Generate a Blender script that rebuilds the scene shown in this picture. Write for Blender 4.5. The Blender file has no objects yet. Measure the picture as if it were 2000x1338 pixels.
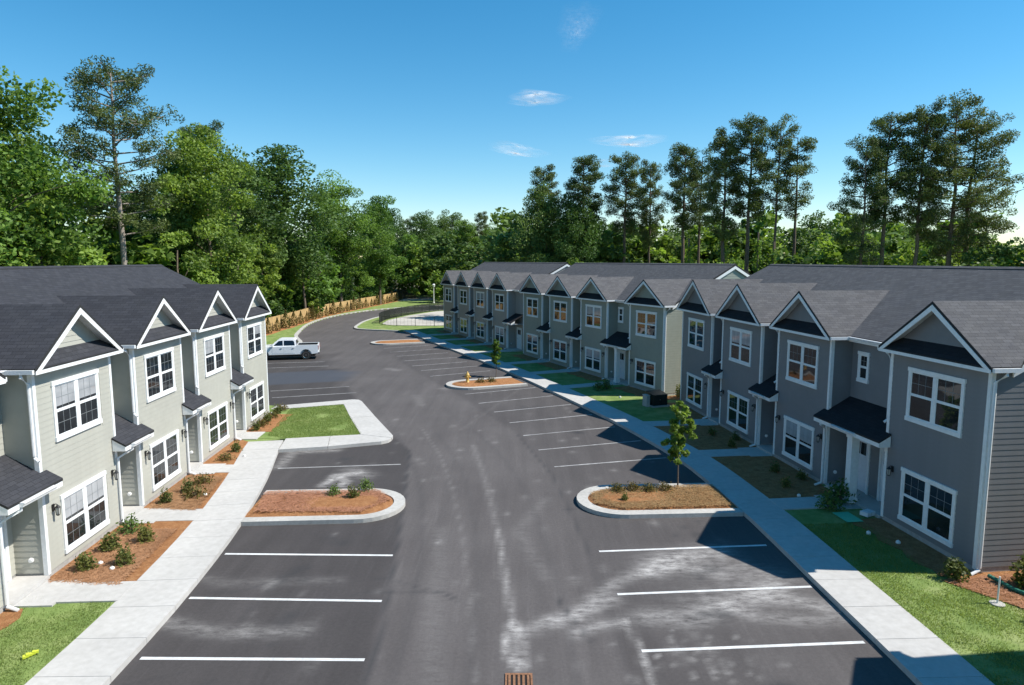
import bpy, math, random
import numpy as np
from mathutils import Vector, Matrix

scene = bpy.context.scene
COL = scene.collection
R = math.radians

# ------------------------------------------------------------------ camera, sky, sun, exposure
CAM_H = 9.1
PITCH = math.atan(161.0 / 1320.0)
cam_d = bpy.data.cameras.new("camera")
cam_d.sensor_width = 36.0
cam_d.lens = 36.0 * 1320.0 / 2000.0
cam_d.clip_start = 0.1
cam_d.clip_end = 12000.0
cam = bpy.data.objects.new("camera", cam_d)
cam.location = (0, 0, CAM_H)
cam.rotation_euler = (math.pi / 2 - PITCH, 0, 0)
COL.objects.link(cam)
scene.camera = cam

SUN_EL, SUN_AZ = 49.0, -4.0          # azimuth measured from +X towards +Y
world = bpy.data.worlds.new("World")
scene.world = world
world.use_nodes = True
wn = world.node_tree
for n in list(wn.nodes):
    wn.nodes.remove(n)
w_out = wn.nodes.new("ShaderNodeOutputWorld")
w_bg = wn.nodes.new("ShaderNodeBackground")
w_sky = wn.nodes.new("ShaderNodeTexSky")
w_sky.sky_type = 'NISHITA'
w_sky.sun_disc = False
w_sky.sun_elevation = R(SUN_EL)
w_sky.sun_rotation = R(90.0 - SUN_AZ)
w_sky.altitude = 0.0
w_sky.air_density = 1.0
w_sky.dust_density = 0.05
w_sky.ozone_density = 3.0
w_bg.inputs[1].default_value = 0.10
w_hs = wn.nodes.new("ShaderNodeHueSaturation")
w_hs.inputs["Hue"].default_value = 0.488
w_hs.inputs["Saturation"].default_value = 1.36
w_hs.inputs["Value"].default_value = 1.14
wn.links.new(w_sky.outputs[0], w_hs.inputs["Color"])
wn.links.new(w_hs.outputs[0], w_bg.inputs[0])
wn.links.new(w_bg.outputs[0], w_out.inputs[0])

sun_d = bpy.data.lights.new("sun", 'SUN')
sun_d.energy = 5.0
sun_d.angle = R(0.53)
sun_d.color = (1.0, 0.955, 0.88)
sun = bpy.data.objects.new("sun", sun_d)
sv = Vector((math.cos(R(SUN_EL)) * math.cos(R(SUN_AZ)), math.cos(R(SUN_EL)) * math.sin(R(SUN_AZ)), math.sin(R(SUN_EL))))
sun.rotation_euler = sv.to_track_quat('Z', 'Y').to_euler()
sun.location = sv * 200
COL.objects.link(sun)
scene.view_settings.view_transform = 'Standard'
scene.view_settings.look = 'None'
scene.view_settings.gamma = 1.0
scene.view_settings.exposure = 0.48
scene.view_settings.use_curve_mapping = False

rng = np.random.default_rng(7)
random.seed(7)

# ------------------------------------------------------------------ object helpers
def tag(o, label=None, cat=None, group=None, kind=None):
    if label: o["label"] = label
    if cat: o["category"] = cat
    if group: o["group"] = group
    if kind: o["kind"] = kind
    return o

def empty(name, loc=(0, 0, 0), rz=0.0, parent=None):
    o = bpy.data.objects.new(name, None)
    o.location = loc
    o.rotation_euler = (0, 0, rz)
    o.empty_display_size = 0.3
    if parent: o.parent = parent
    COL.objects.link(o)
    return o

class MB:
    """collects polygons; build() links them as one mesh object"""
    def __init__(s):
        s.v, s.f, s.m, s.uv = [], [], [], []
    def poly(s, pts, m=0, uv=None):
        b = len(s.v)
        s.v.extend([tuple(p) for p in pts])
        s.f.append(list(range(b, b + len(pts))))
        s.m.append(m)
        s.uv.append(uv if uv else [(0.0, 0.0)] * len(pts))
    def box(s, x0, x1, y0, y1, z0, z1, m=0):
        if x1 < x0: x0, x1 = x1, x0
        if y1 < y0: y0, y1 = y1, y0
        p = [(x0, y0, z0), (x1, y0, z0), (x1, y1, z0), (x0, y1, z0), (x0, y0, z1), (x1, y0, z1), (x1, y1, z1), (x0, y1, z1)]
        for q in ((3, 2, 1, 0), (4, 5, 6, 7), (0, 1, 5, 4), (1, 2, 6, 5), (2, 3, 7, 6), (3, 0, 4, 7)):
            s.poly([p[i] for i in q], m)
    def prism(s, pts, z0, z1, m=0, mside=None, flip=False):
        """horizontal polygon (ccw) extruded between two heights"""
        ms = m if mside is None else mside
        s.poly([(x, y, z1) for x, y in pts], m)
        s.poly([(x, y, z0) for x, y in reversed(pts)], ms)
        n = len(pts)
        for i in range(n):
            a, b = pts[i], pts[(i + 1) % n]
            s.poly([(a[0], a[1], z0), (b[0], b[1], z0), (b[0], b[1], z1), (a[0], a[1], z1)], ms)
    def slab(s, pts, th, mt=0, mb=1, me=0):
        """roof slab: planar polygon pts (seen from above ccw) with thickness below; uv runs along the slope"""
        P = [Vector(p) for p in pts]
        n = (P[1] - P[0]).cross(P[2] - P[0]).normalized()
        if n.z < 0:
            P.reverse(); n = -n
        u = Vector((0, 0, 1)).cross(n)
        u = u.normalized() if u.length > 1e-6 else Vector((1, 0, 0))
        w = n.cross(u)
        uv = [(p.dot(u), p.dot(w)) for p in P]
        s.poly(P, mt, uv)
        Q = [p - Vector((0, 0, th)) for p in P]
        s.poly(list(reversed(Q)), mb)
        k = len(P)
        for i in range(k):
            j = (i + 1) % k
            s.poly([Q[i], Q[j], P[j], P[i]], me)
    def tube(s, pts, rad, seg=8, m=0, cap=True):
        pts = [Vector(p) for p in pts]
        rads = rad if isinstance(rad, (list, tuple)) else [rad] * len(pts)
        rings = []
        for i, p in enumerate(pts):
            d = (pts[min(i + 1, len(pts) - 1)] - pts[max(i - 1, 0)]).normalized()
            a = d.orthogonal().normalized() if abs(d.z) < 0.9 else d.cross(Vector((0, 1, 0))).normalized()
            b = d.cross(a)
            rings.append([p + (a * math.cos(t) + b * math.sin(t)) * rads[i] for t in [2 * math.pi * k / seg for k in range(seg)]])
        b0 = len(s.v)
        for r in rings: s.v.extend([tuple(q) for q in r])
        for i in range(len(rings) - 1):
            for k in range(seg):
                k2 = (k + 1) % seg
                s.f.append([b0 + i * seg + k, b0 + i * seg + k2, b0 + (i + 1) * seg + k2, b0 + (i + 1) * seg + k])
                s.m.append(m); s.uv.append([(0, 0)] * 4)
        if cap:
            s.poly(list(reversed(rings[0])), m); s.poly(rings[-1], m)
    def lathe(s, prof, c=(0, 0, 0), seg=12, m=0, axis='z'):
        b0 = len(s.v)
        for r_, h in prof:
            for k in range(seg):
                t = 2 * math.pi * k / seg
                if axis == 'z': q = (c[0] + r_ * math.cos(t), c[1] + r_ * math.sin(t), c[2] + h)
                elif axis == 'y': q = (c[0] + r_ * math.cos(t), c[1] + h, c[2] + r_ * math.sin(t))
                else: q = (c[0] + h, c[1] + r_ * math.cos(t), c[2] + r_ * math.sin(t))
                s.v.append(q)
        for i in range(len(prof) - 1):
            for k in range(seg):
                k2 = (k + 1) % seg
                s.f.append([b0 + i * seg + k, b0 + i * seg + k2, b0 + (i + 1) * seg + k2, b0 + (i + 1) * seg + k])
                s.m.append(m); s.uv.append([(0, 0)] * 4)
        s.f.append([b0 + k for k in range(seg)]); s.m.append(m); s.uv.append([(0, 0)] * seg)
        e = b0 + (len(prof) - 1) * seg
        s.f.append([e + k for k in range(seg)]); s.m.append(m); s.uv.append([(0, 0)] * seg)
    def mesh(s, name, mats, smooth=False):
        me = bpy.data.meshes.new(name)
        me.from_pydata(s.v, [], s.f)
        mats = mats if isinstance(mats, (list, tuple)) else [mats]
        for m in mats: me.materials.append(m)
        me.polygons.foreach_set("material_index", s.m)
        uvl = me.uv_layers.new(name="UVMap")
        flat = [c for f in s.uv for p in f for c in p]
        uvl.data.foreach_set("uv", flat)
        if smooth: me.polygons.foreach_set("use_smooth", [True] * len(s.f))
        me.update()
        return me
    def build(s, name, mats, parent=None, smooth=False):
        o = bpy.data.objects.new(name, s.mesh(name, mats, smooth))
        if parent: o.parent = parent
        COL.objects.link(o)
        return o

def link_mesh(name, me, parent=None, loc=(0, 0, 0), rz=0.0, sc=None):
    o = bpy.data.objects.new(name, me)
    o.location = loc
    o.rotation_euler = (0, 0, rz)
    if sc: o.scale = sc
    if parent: o.parent = parent
    COL.objects.link(o)
    return o

# ------------------------------------------------------------------ materials
def nmat(name):
    m = bpy.data.materials.new(name)
    m.use_nodes = True
    nt = m.node_tree
    b = nt.nodes["Principled BSDF"]
    return m, nt, b

def ramp(nt, fac, stops):
    r = nt.nodes.new("ShaderNodeValToRGB")
    el = r.color_ramp.elements
    while len(el) < len(stops): el.new(0.5)
    for e, (p, c) in zip(el, stops):
        e.position = p
        e.color = (*c, 1.0)
    nt.links.new(fac, r.inputs[0])
    return r.outputs[0]

def noise(nt, vec, scale, detail=4.0, rough=0.55):
    n = nt.nodes.new("ShaderNodeTexNoise")
    n.inputs["Scale"].default_value = scale
    n.inputs["Detail"].default_value = detail
    n.inputs["Roughness"].default_value = rough
    if vec is not None: nt.links.new(vec, n.inputs["Vector"])
    return n.outputs["Fac"]

def coords(nt, kind="Object", sc=None):
    t = nt.nodes.new("ShaderNodeTexCoord")
    o = t.outputs[kind]
    if sc:
        mp = nt.nodes.new("ShaderNodeMapping")
        mp.inputs["Scale"].default_value = sc
        nt.links.new(o, mp.inputs["Vector"])
        o = mp.outputs[0]
    return o

def mixc(nt, a, b, fac, mode='MIX'):
    m = nt.nodes.new("ShaderNodeMix")
    m.data_type = 'RGBA'
    m.blend_type = mode
    for sock, val in ((m.inputs["A"], a), (m.inputs["B"], b)) if False else ((m.inputs[6], a), (m.inputs[7], b)):
        if isinstance(val, tuple): sock.default_value = (*val, 1.0)
        else: nt.links.new(val, sock)
    if isinstance(fac, (int, float)): m.inputs[0].default_value = fac
    else: nt.links.new(fac, m.inputs[0])
    return m.outputs[2]

def bump(nt, b, h, strength, dist):
    n = nt.nodes.new("ShaderNodeBump")
    n.inputs["Strength"].default_value = strength
    n.inputs["Distance"].default_value = dist
    nt.links.new(h, n.inputs["Height"])
    nt.links.new(n.outputs[0], b.inputs["Normal"])

def mottled(name, c0, c1, scale=6.0, rough=0.75, bumps=None, detail=5.0, spec=0.3, big=None):
    m, nt, b = nmat(name)
    v = coords(nt)
    col = ramp(nt, noise(nt, v, scale, detail, 0.62), [(0.32, c0), (0.68, c1)])
    if big:
        f = noise(nt, v, big[0], 3.0, 0.5)
        g = ramp(nt, f, [(0.35, (1 - big[1],) * 3), (0.65, (1.0, 1.0, 1.0))])
        col = mixc(nt, col, g, 1.0, 'MULTIPLY')
    nt.links.new(col, b.inputs["Base Color"])
    b.inputs["Roughness"].default_value = rough
    b.inputs["Specular IOR Level"].default_value = spec
    if bumps: bump(nt, b, noise(nt, v, bumps[0], 4.0), bumps[1], bumps[2])
    return m

def sc3(c, k): return tuple(x * k for x in c)

def siding_mat(name, c):
    return mottled(name, sc3(c, 0.95), sc3(c, 1.04), 3.0, 0.42, (60.0, 0.08, 0.002), big=(0.35, 0.07))

def shingle_mat(name, c):
    m, nt, b = nmat(name)
    uv = coords(nt, "UV")
    br = nt.nodes.new("ShaderNodeTexBrick")
    br.inputs["Scale"].default_value = 1.0
    br.inputs["Brick Width"].default_value = 0.30
    br.inputs["Row Height"].default_value = 0.14
    br.inputs["Mortar Size"].default_value = 0.008
    br.inputs["Mortar Smooth"].default_value = 0.3
    br.inputs["Bias"].default_value = 0.0
    br.inputs["Color1"].default_value = (*sc3(c, 0.86), 1)
    br.inputs["Color2"].default_value = (*sc3(c, 1.14), 1)
    br.inputs["Mortar"].default_value = (*sc3(c, 0.62), 1)
    nt.links.new(uv, br.inputs["Vector"])
    warm = ramp(nt, noise(nt, uv, 1.6, 6.0, 0.7), [(0.3, (0.88, 0.89, 0.93)), (0.7, (1.1, 1.09, 1.07))])
    col = mixc(nt, br.outputs[0], warm, 1.0, 'MULTIPLY')
    g = ramp(nt, noise(nt, uv, 45.0, 3.0), [(0.3, (0.8,) * 3), (0.7, (1.18,) * 3)])
    col = mixc(nt, col, g, 1.0, 'MULTIPLY')
    nt.links.new(col, b.inputs["Base Color"])
    b.inputs["Roughness"].default_value = 0.9
    b.inputs["Specular IOR Level"].default_value = 0.2
    add = nt.nodes.new("ShaderNodeMath"); add.operation = 'ADD'
    nt.links.new(br.outputs["Fac"], add.inputs[0])
    inv = nt.nodes.new("ShaderNodeMath"); inv.operation = 'MULTIPLY'; inv.inputs[1].default_value = -1.0
    nt.links.new(br.outputs["Fac"], inv.inputs[0])
    nt.links.new(inv.outputs[0], add.inputs[0])
    nt.links.new(noise(nt, uv, 40.0, 3.0), add.inputs[1])
    bump(nt, b, add.outputs[0], 0.5, 0.012)
    return m

def plain(name, c, rough=0.5, metal=0.0, spec=0.5):
    m, nt, b = nmat(name)
    v = coords(nt)
    f = ramp(nt, noise(nt, v, 9.0, 4.0), [(0.3, sc3(c, 0.93)), (0.7, sc3(c, 1.05))])
    nt.links.new(f, b.inputs["Base Color"])
    b.inputs["Roughness"].default_value = rough
    b.inputs["Metallic"].default_value = metal
    b.inputs["Specular IOR Level"].default_value = spec
    return m

def leaf_mat(name, dark, light, trans=0.35):
    m, nt, b = nmat(name)
    nt.nodes.remove(b)
    out = [n for n in nt.nodes if n.type == 'OUTPUT_MATERIAL'][0]
    at = nt.nodes.new("ShaderNodeAttribute"); at.attribute_name = "tone"
    oi = nt.nodes.new("ShaderNodeObjectInfo")
    col = ramp(nt, at.outputs["Fac"], [(0.0, dark), (1.0, light)])
    hs = nt.nodes.new("ShaderNodeHueSaturation")
    mh = nt.nodes.new("ShaderNodeMapRange")
    mh.inputs[3].default_value = 0.475; mh.inputs[4].default_value = 0.515
    nt.links.new(oi.outputs["Random"], mh.inputs[0])
    nt.links.new(mh.outputs[0], hs.inputs["Hue"])
    mv = nt.nodes.new("ShaderNodeMapRange")
    mv.inputs[3].default_value = 1.2; mv.inputs[4].default_value = 0.8
    nt.links.new(oi.outputs["Random"], mv.inputs[0])
    nt.links.new(mv.outputs[0], hs.inputs["Value"])
    nt.links.new(col, hs.inputs["Color"])
    d = nt.nodes.new("ShaderNodeBsdfPrincipled")
    d.inputs["Roughness"].default_value = 0.55
    d.inputs["Specular IOR Level"].default_value = 0.25
    t = nt.nodes.new("ShaderNodeBsdfTranslucent")
    tc = mixc(nt, hs.outputs[0], (1.25, 1.3, 0.6), 1.0, 'MULTIPLY')
    nt.links.new(hs.outputs[0], d.inputs["Base Color"])
    nt.links.new(tc, t.inputs["Color"])
    mx = nt.nodes.new("ShaderNodeMixShader"); mx.inputs[0].default_value = trans
    nt.links.new(d.outputs[0], mx.inputs[1]); nt.links.new(t.outputs[0], mx.inputs[2])
    nt.links.new(mx.outputs[0], out.inputs[0])
    return m

M = {}
M['white'] = plain('white_trim_vinyl', (0.78, 0.79, 0.78), 0.45)
M['soffit'] = plain('white_soffit', (0.62, 0.64, 0.64), 0.6)
M['gutter'] = plain('white_gutter_aluminium', (0.74, 0.75, 0.75), 0.35)
M['munt'] = plain('gray_window_grid', (0.20, 0.215, 0.22), 0.5)
M['black'] = plain('black_metal', (0.012, 0.012, 0.013), 0.45)
M['rubber'] = plain('tyre_rubber', (0.018, 0.018, 0.018), 0.85)
M['door'] = plain('white_door_paint', (0.70, 0.73, 0.76), 0.35)
M['steel'] = plain('brushed_steel', (0.55, 0.55, 0.55), 0.3, 1.0)
M['found'] = mottled('foundation_concrete', (0.30, 0.29, 0.27), (0.40, 0.39, 0.37), 8.0, 0.9, (40, 0.2, 0.004))
M['sid_sage'] = siding_mat('siding_light_sage', (0.425, 0.42, 0.365))
M['sid_green'] = siding_mat('siding_green_gray', (0.29, 0.31, 0.265))
M['sid_slate'] = siding_mat('siding_slate_gray', (0.205, 0.208, 0.215))
M['sid_greige'] = siding_mat('siding_greige', (0.33, 0.31, 0.285))
M['roof_char'] = shingle_mat('shingles_charcoal', (0.043, 0.044, 0.050))
M['roof_gray'] = shingle_mat('shingles_weathered_gray', (0.098, 0.096, 0.098))
M['roof_shaded'] = shingle_mat('shingles_gray_shaded', (0.022, 0.022, 0.025))  # porch and pent roofs of the shaded fronts: shade put into the shingle colour
M['concrete'] = mottled('sidewalk_concrete', (0.445, 0.43, 0.405), (0.52, 0.505, 0.48), 5.0, 0.9, (70, 0.15, 0.003), big=(0.5, 0.10))
M['curb'] = mottled('curb_concrete', (0.41, 0.395, 0.365), (0.51, 0.495, 0.46), 7.0, 0.9, (60, 0.2, 0.003), big=(0.8, 0.15))
M['paint'] = mottled('white_line_paint', (0.58, 0.58, 0.57), (0.72, 0.72, 0.71), 14.0, 0.7, big=(3.0, 0.18))
M['worn'] = mottled('worn_line_paint', (0.26, 0.255, 0.25), (0.46, 0.455, 0.45), 3.0, 0.8, big=(0.7, 0.3))
M['lamp_glass'] = plain('frosted_lamp_glass', (0.45, 0.45, 0.42), 0.2)
M['vent'] = plain('white_vent_plastic', (0.75, 0.75, 0.73), 0.4)
M['teal'] = plain('green_corrugated_plastic', (0.02, 0.16, 0.10), 0.5)
M['mint'] = plain('mint_green_mat', (0.10, 0.50, 0.30), 0.7)
M['yellow'] = plain('yellow_paint', (0.56, 0.36, 0.09), 0.45)
M['rust'] = mottled('rusty_cast_iron', (0.16, 0.075, 0.04), (0.30, 0.16, 0.09), 25.0, 0.85, (60, 0.4, 0.004))
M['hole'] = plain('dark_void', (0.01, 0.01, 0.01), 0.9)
M['bark'] = mottled('bark', (0.10, 0.075, 0.055), (0.22, 0.17, 0.13), 9.0, 0.9, (14, 0.7, 0.03))
M['bark_pine'] = mottled('pine_bark', (0.085, 0.06, 0.045), (0.19, 0.14, 0.11), 7.0, 0.9, (12, 0.7, 0.04))
M['bark_pale'] = mottled('pale_pine_bark', (0.20, 0.17, 0.145), (0.36, 0.31, 0.27), 6.0, 0.9, (12, 0.6, 0.04))
M['leaf'] = leaf_mat('broad_leaves', (0.076, 0.14, 0.028), (0.245, 0.375, 0.078), 0.4)
M['leaf_dark'] = leaf_mat('dark_leaves', (0.05, 0.097, 0.026), (0.15, 0.245, 0.064), 0.33)
M['leaf_pine'] = leaf_mat('pine_needles', (0.05, 0.078, 0.028), (0.15, 0.195, 0.06), 0.25)
M['leaf_lime'] = leaf_mat('lime_leaves', (0.11, 0.18, 0.03), (0.29, 0.40, 0.09), 0.45)
M['leaf_shrub'] = leaf_mat('shrub_leaves', (0.055, 0.075, 0.018), (0.17, 0.19, 0.05), 0.3)
M['leaf_hedge'] = leaf_mat('hedge_leaves', (0.075, 0.06, 0.02), (0.19, 0.17, 0.045), 0.3)
M['blade'] = leaf_mat('grass_blades', (0.155, 0.225, 0.06), (0.31, 0.365, 0.135), 0.45)
M['straw'] = leaf_mat('pine_straw_needles', (0.27, 0.14, 0.06), (0.52, 0.31, 0.16), 0.05)
M['fence_wood'] = mottled('fresh_pine_boards', (0.46, 0.30, 0.125), (0.62, 0.43, 0.20), 4.0, 0.8, big=(0.6, 0.2))
M['gravel'] = mottled('pale_sand_gravel', (0.40, 0.37, 0.32), (0.58, 0.55, 0.49), 1.2, 0.95, (20, 0.3, 0.03), big=(0.15, 0.2))
M['straw_strip'] = M['straw']

def glass_mat(name='window_glass', lo=(0.010, 0.013, 0.015), hi=(0.028, 0.032, 0.036)):
    m, nt, b = nmat(name)
    v = coords(nt)
    f = ramp(nt, noise(nt, v, 1.3, 2.0), [(0.35, lo), (0.7, hi)])
    nt.links.new(f, b.inputs["Base Color"])
    b.inputs["Roughness"].default_value = 0.03
    b.inputs["Specular IOR Level"].default_value = 0.6
    oi = nt.nodes.new("ShaderNodeObjectInfo")
    sh = nt.nodes.new("ShaderNodeVectorMath"); sh.operation = 'ADD'
    cb = nt.nodes.new("ShaderNodeCombineXYZ")
    ml = nt.nodes.new("ShaderNodeMath"); ml.operation = 'MULTIPLY'; ml.inputs[1].default_value = 70.0
    nt.links.new(oi.outputs["Random"], ml.inputs[0]); nt.links.new(ml.outputs[0], cb.inputs[0]); nt.links.new(ml.outputs[0], cb.inputs[2])
    nt.links.new(v, sh.inputs[0]); nt.links.new(cb.outputs[0], sh.inputs[1])
    bump(nt, b, noise(nt, sh.outputs[0], 0.8, 1.0), 0.25, 0.05)
    return m
M['glass'] = glass_mat()
M['glass_blind'] = glass_mat('window_glass_before_blind', (0.30, 0.31, 0.32), (0.42, 0.43, 0.44))

def grass_mat():
    m, nt, b = nmat('lawn_turf')
    v = coords(nt)
    a = ramp(nt, noise(nt, v, 1.1, 6.0, 0.65), [(0.28, (0.11, 0.17, 0.045)), (0.5, (0.185, 0.25, 0.075)), (0.72, (0.28, 0.32, 0.13))])
    dry = ramp(nt, noise(nt, v, 0.42, 5.0, 0.6), [(0.60, (0, 0, 0)), (0.74, (0.8, 0.8, 0.8))])
    c = mixc(nt, a, (0.34, 0.31, 0.16), dry)
    g = ramp(nt, noise(nt, v, 26.0, 5.0, 0.7), [(0.25, (0.72,) * 3), (0.75, (1.3,) * 3)])
    c = mixc(nt, c, g, 1.0, 'MULTIPLY')
    nt.links.new(c, b.inputs["Base Color"])
    b.inputs["Roughness"].default_value = 0.95
    b.inputs["Specular IOR Level"].default_value = 0.1
    bump(nt, b, noise(nt, v, 34.0, 4.0, 0.7), 0.5, 0.03)
    return m
M['grass'] = grass_mat()

def mulch_mat():
    m, nt, b = nmat('pine_straw_mulch')
    v = coords(nt)
    c = ramp(nt, noise(nt, v, 4.0, 8.0, 0.75), [(0.25, (0.23, 0.098, 0.042)), (0.5, (0.39, 0.185, 0.08)), (0.75, (0.50, 0.275, 0.135))])
    g = ramp(nt, noise(nt, v, 30.0, 5.0, 0.8), [(0.25, (0.55,) * 3), (0.75, (1.3,) * 3)])
    c = mixc(nt, c, g, 1.0, 'MULTIPLY')
    nt.links.new(c, b.inputs["Base Color"])
    b.inputs["Roughness"].default_value = 0.95
    b.inputs["Specular IOR Level"].default_value = 0.1
    bump(nt, b, noise(nt, v, 22.0, 6.0, 0.75), 1.0, 0.06)
    return m
M['mulch'] = mulch_mat()

def asphalt_mat():
    m, nt, b = nmat('asphalt')
    v = coords(nt)
    base = ramp(nt, noise(nt, v, 0.22, 5.0, 0.6), [(0.3, (0.074, 0.066, 0.063)), (0.7, (0.094, 0.085, 0.081))])
    agg = ramp(nt, noise(nt, v, 90.0, 2.0, 0.5), [(0.3, (0.78,) * 3), (0.72, (1.25,) * 3)])
    c = mixc(nt, base, agg, 1.0, 'MULTIPLY')
    # long soft tracks along the driving direction
    vs = coords(nt, "Object", (1.6, 0.10, 1.0))
    trk = ramp(nt, noise(nt, vs, 0.9, 5.0, 0.6), [(0.30, (0.88,) * 3), (0.70, (1.14,) * 3)])
    c = mixc(nt, c, trk, 1.0, 'MULTIPLY')
    mid = ramp(nt, noise(nt, v, 11.0, 5.0, 0.7), [(0.28, (0.86,) * 3), (0.72, (1.15,) * 3)])
    c = mixc(nt, c, mid, 1.0, 'MULTIPLY')
    scuff = ramp(nt, noise(nt, vs, 1.9, 8.0, 0.78), [(0.55, (0, 0, 0)), (0.85, (0.32,) * 3)])
    c = mixc(nt, c, (0.20, 0.185, 0.175), scuff)
    at0 = nt.nodes.new("ShaderNodeAttribute"); at0.attribute_name = "stall"
    c = mixc(nt, c, ramp(nt, at0.outputs["Fac"], [(0.0, (1.10, 1.10, 1.12)), (1.0, (0.66, 0.66, 0.68))]), 1.0, 'MULTIPLY')
    at = nt.nodes.new("ShaderNodeAttribute"); at.attribute_name = "dust"
    n1 = ramp(nt, noise(nt, coords(nt, 'Object', (1.0, 2.6, 1.0)), 1.9, 10.0, 0.8), [(0.36, (0.0,) * 3), (0.70, (1.0,) * 3)])
    mu = nt.nodes.new("ShaderNodeMath"); mu.operation = 'MULTIPLY'; mu.use_clamp = True
    nt.links.new(at.outputs["Fac"], mu.inputs[0]); nt.links.new(n1, mu.inputs[1])
    c = mixc(nt, c, (0.46, 0.44, 0.42), mu.outputs[0])
    at2 = nt.nodes.new("ShaderNodeAttribute"); at2.attribute_name = "tar"
    c = mixc(nt, c, (0.038, 0.038, 0.040), at2.outputs["Fac"])
    at3 = nt.nodes.new("ShaderNodeAttribute"); at3.attribute_name = "seal"
    c = mixc(nt, c, (0.060, 0.068, 0.085), at3.outputs["Fac"])
    nt.links.new(c, b.inputs["Base Color"])
    b.inputs["Roughness"].default_value = 0.85
    b.inputs["Specular IOR Level"].default_value = 0.3
    bump(nt, b, noise(nt, v, 110.0, 2.0), 0.35, 0.006)
    return m
M['asphalt'] = asphalt_mat()

# ------------------------------------------------------------------ ground sheets
def sheet(name, pts, z, mat, skirt=0.25, kind='structure', label=None):
    mb = MB()
    mb.prism(pts, z - skirt, z, 0)
    o = mb.build(name, mat)
    tag(o, label, None, None, kind)
    return o

def ccw(pts):
    a = sum(pts[i][0] * pts[(i + 1) % len(pts)][1] - pts[(i + 1) % len(pts)][0] * pts[i][1] for i in range(len(pts)))
    return pts if a > 0 else list(reversed(pts))

def spline(pts, n=6):
    out = []
    P = [np.array(p, float) for p in pts]
    for i in range(len(P) - 1):
        p0, p1, p2, p3 = P[max(i - 1, 0)], P[i], P[i + 1], P[min(i + 2, len(P) - 1)]
        for k in range(n):
            t = k / n
            out.append(0.5 * ((2 * p1) + (-p0 + p2) * t + (2 * p0 - 5 * p1 + 4 * p2 - p3) * t * t + (-p0 + 3 * p1 - 3 * p2 + p3) * t ** 3))
    out.append(P[-1])
    return [(float(a[0]), float(a[1])) for a in out]

def offset(pts, d):
    out = []
    for i in range(len(pts)):
        a = np.array(pts[max(i - 1, 0)]); b = np.array(pts[min(i + 1, len(pts) - 1)])
        t = (b - a) / np.linalg.norm(b - a)
        out.append((pts[i][0] + t[1] * d, pts[i][1] - t[0] * d))       # d>0: to the right of travel
    return out

gm = MB()
gm.poly([(-1500, -800, -0.06), (1500, -800, -0.06), (1500, 3000, -0.06), (-1500, 3000, -0.06)])
M['forest'] = mottled('forest_floor', (0.05, 0.055, 0.022), (0.12, 0.10, 0.05), 0.6, 0.95)
tag(gm.build('ground', M['forest']), "dark leaf covered forest floor under and beyond the trees", None, None, 'structure')

# asphalt lot and road as one sheet with dust, tar and sealer marks worn into it
def seg_dist(P, a, b):
    a = np.array(a); b = np.array(b); d = b - a
    t = np.clip(((P - a) @ d) / max(d @ d, 1e-9), 0, 1)
    return np.linalg.norm(P - (a + t[:, None] * d), axis=1)

def polyline_mark(P, pts, w, amp):
    d = np.full(len(P), 1e9)
    for a, b in zip(pts[:-1], pts[1:]): d = np.minimum(d, seg_dist(P, a, b))
    return amp * np.exp(-(d / w) ** 2)

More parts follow.
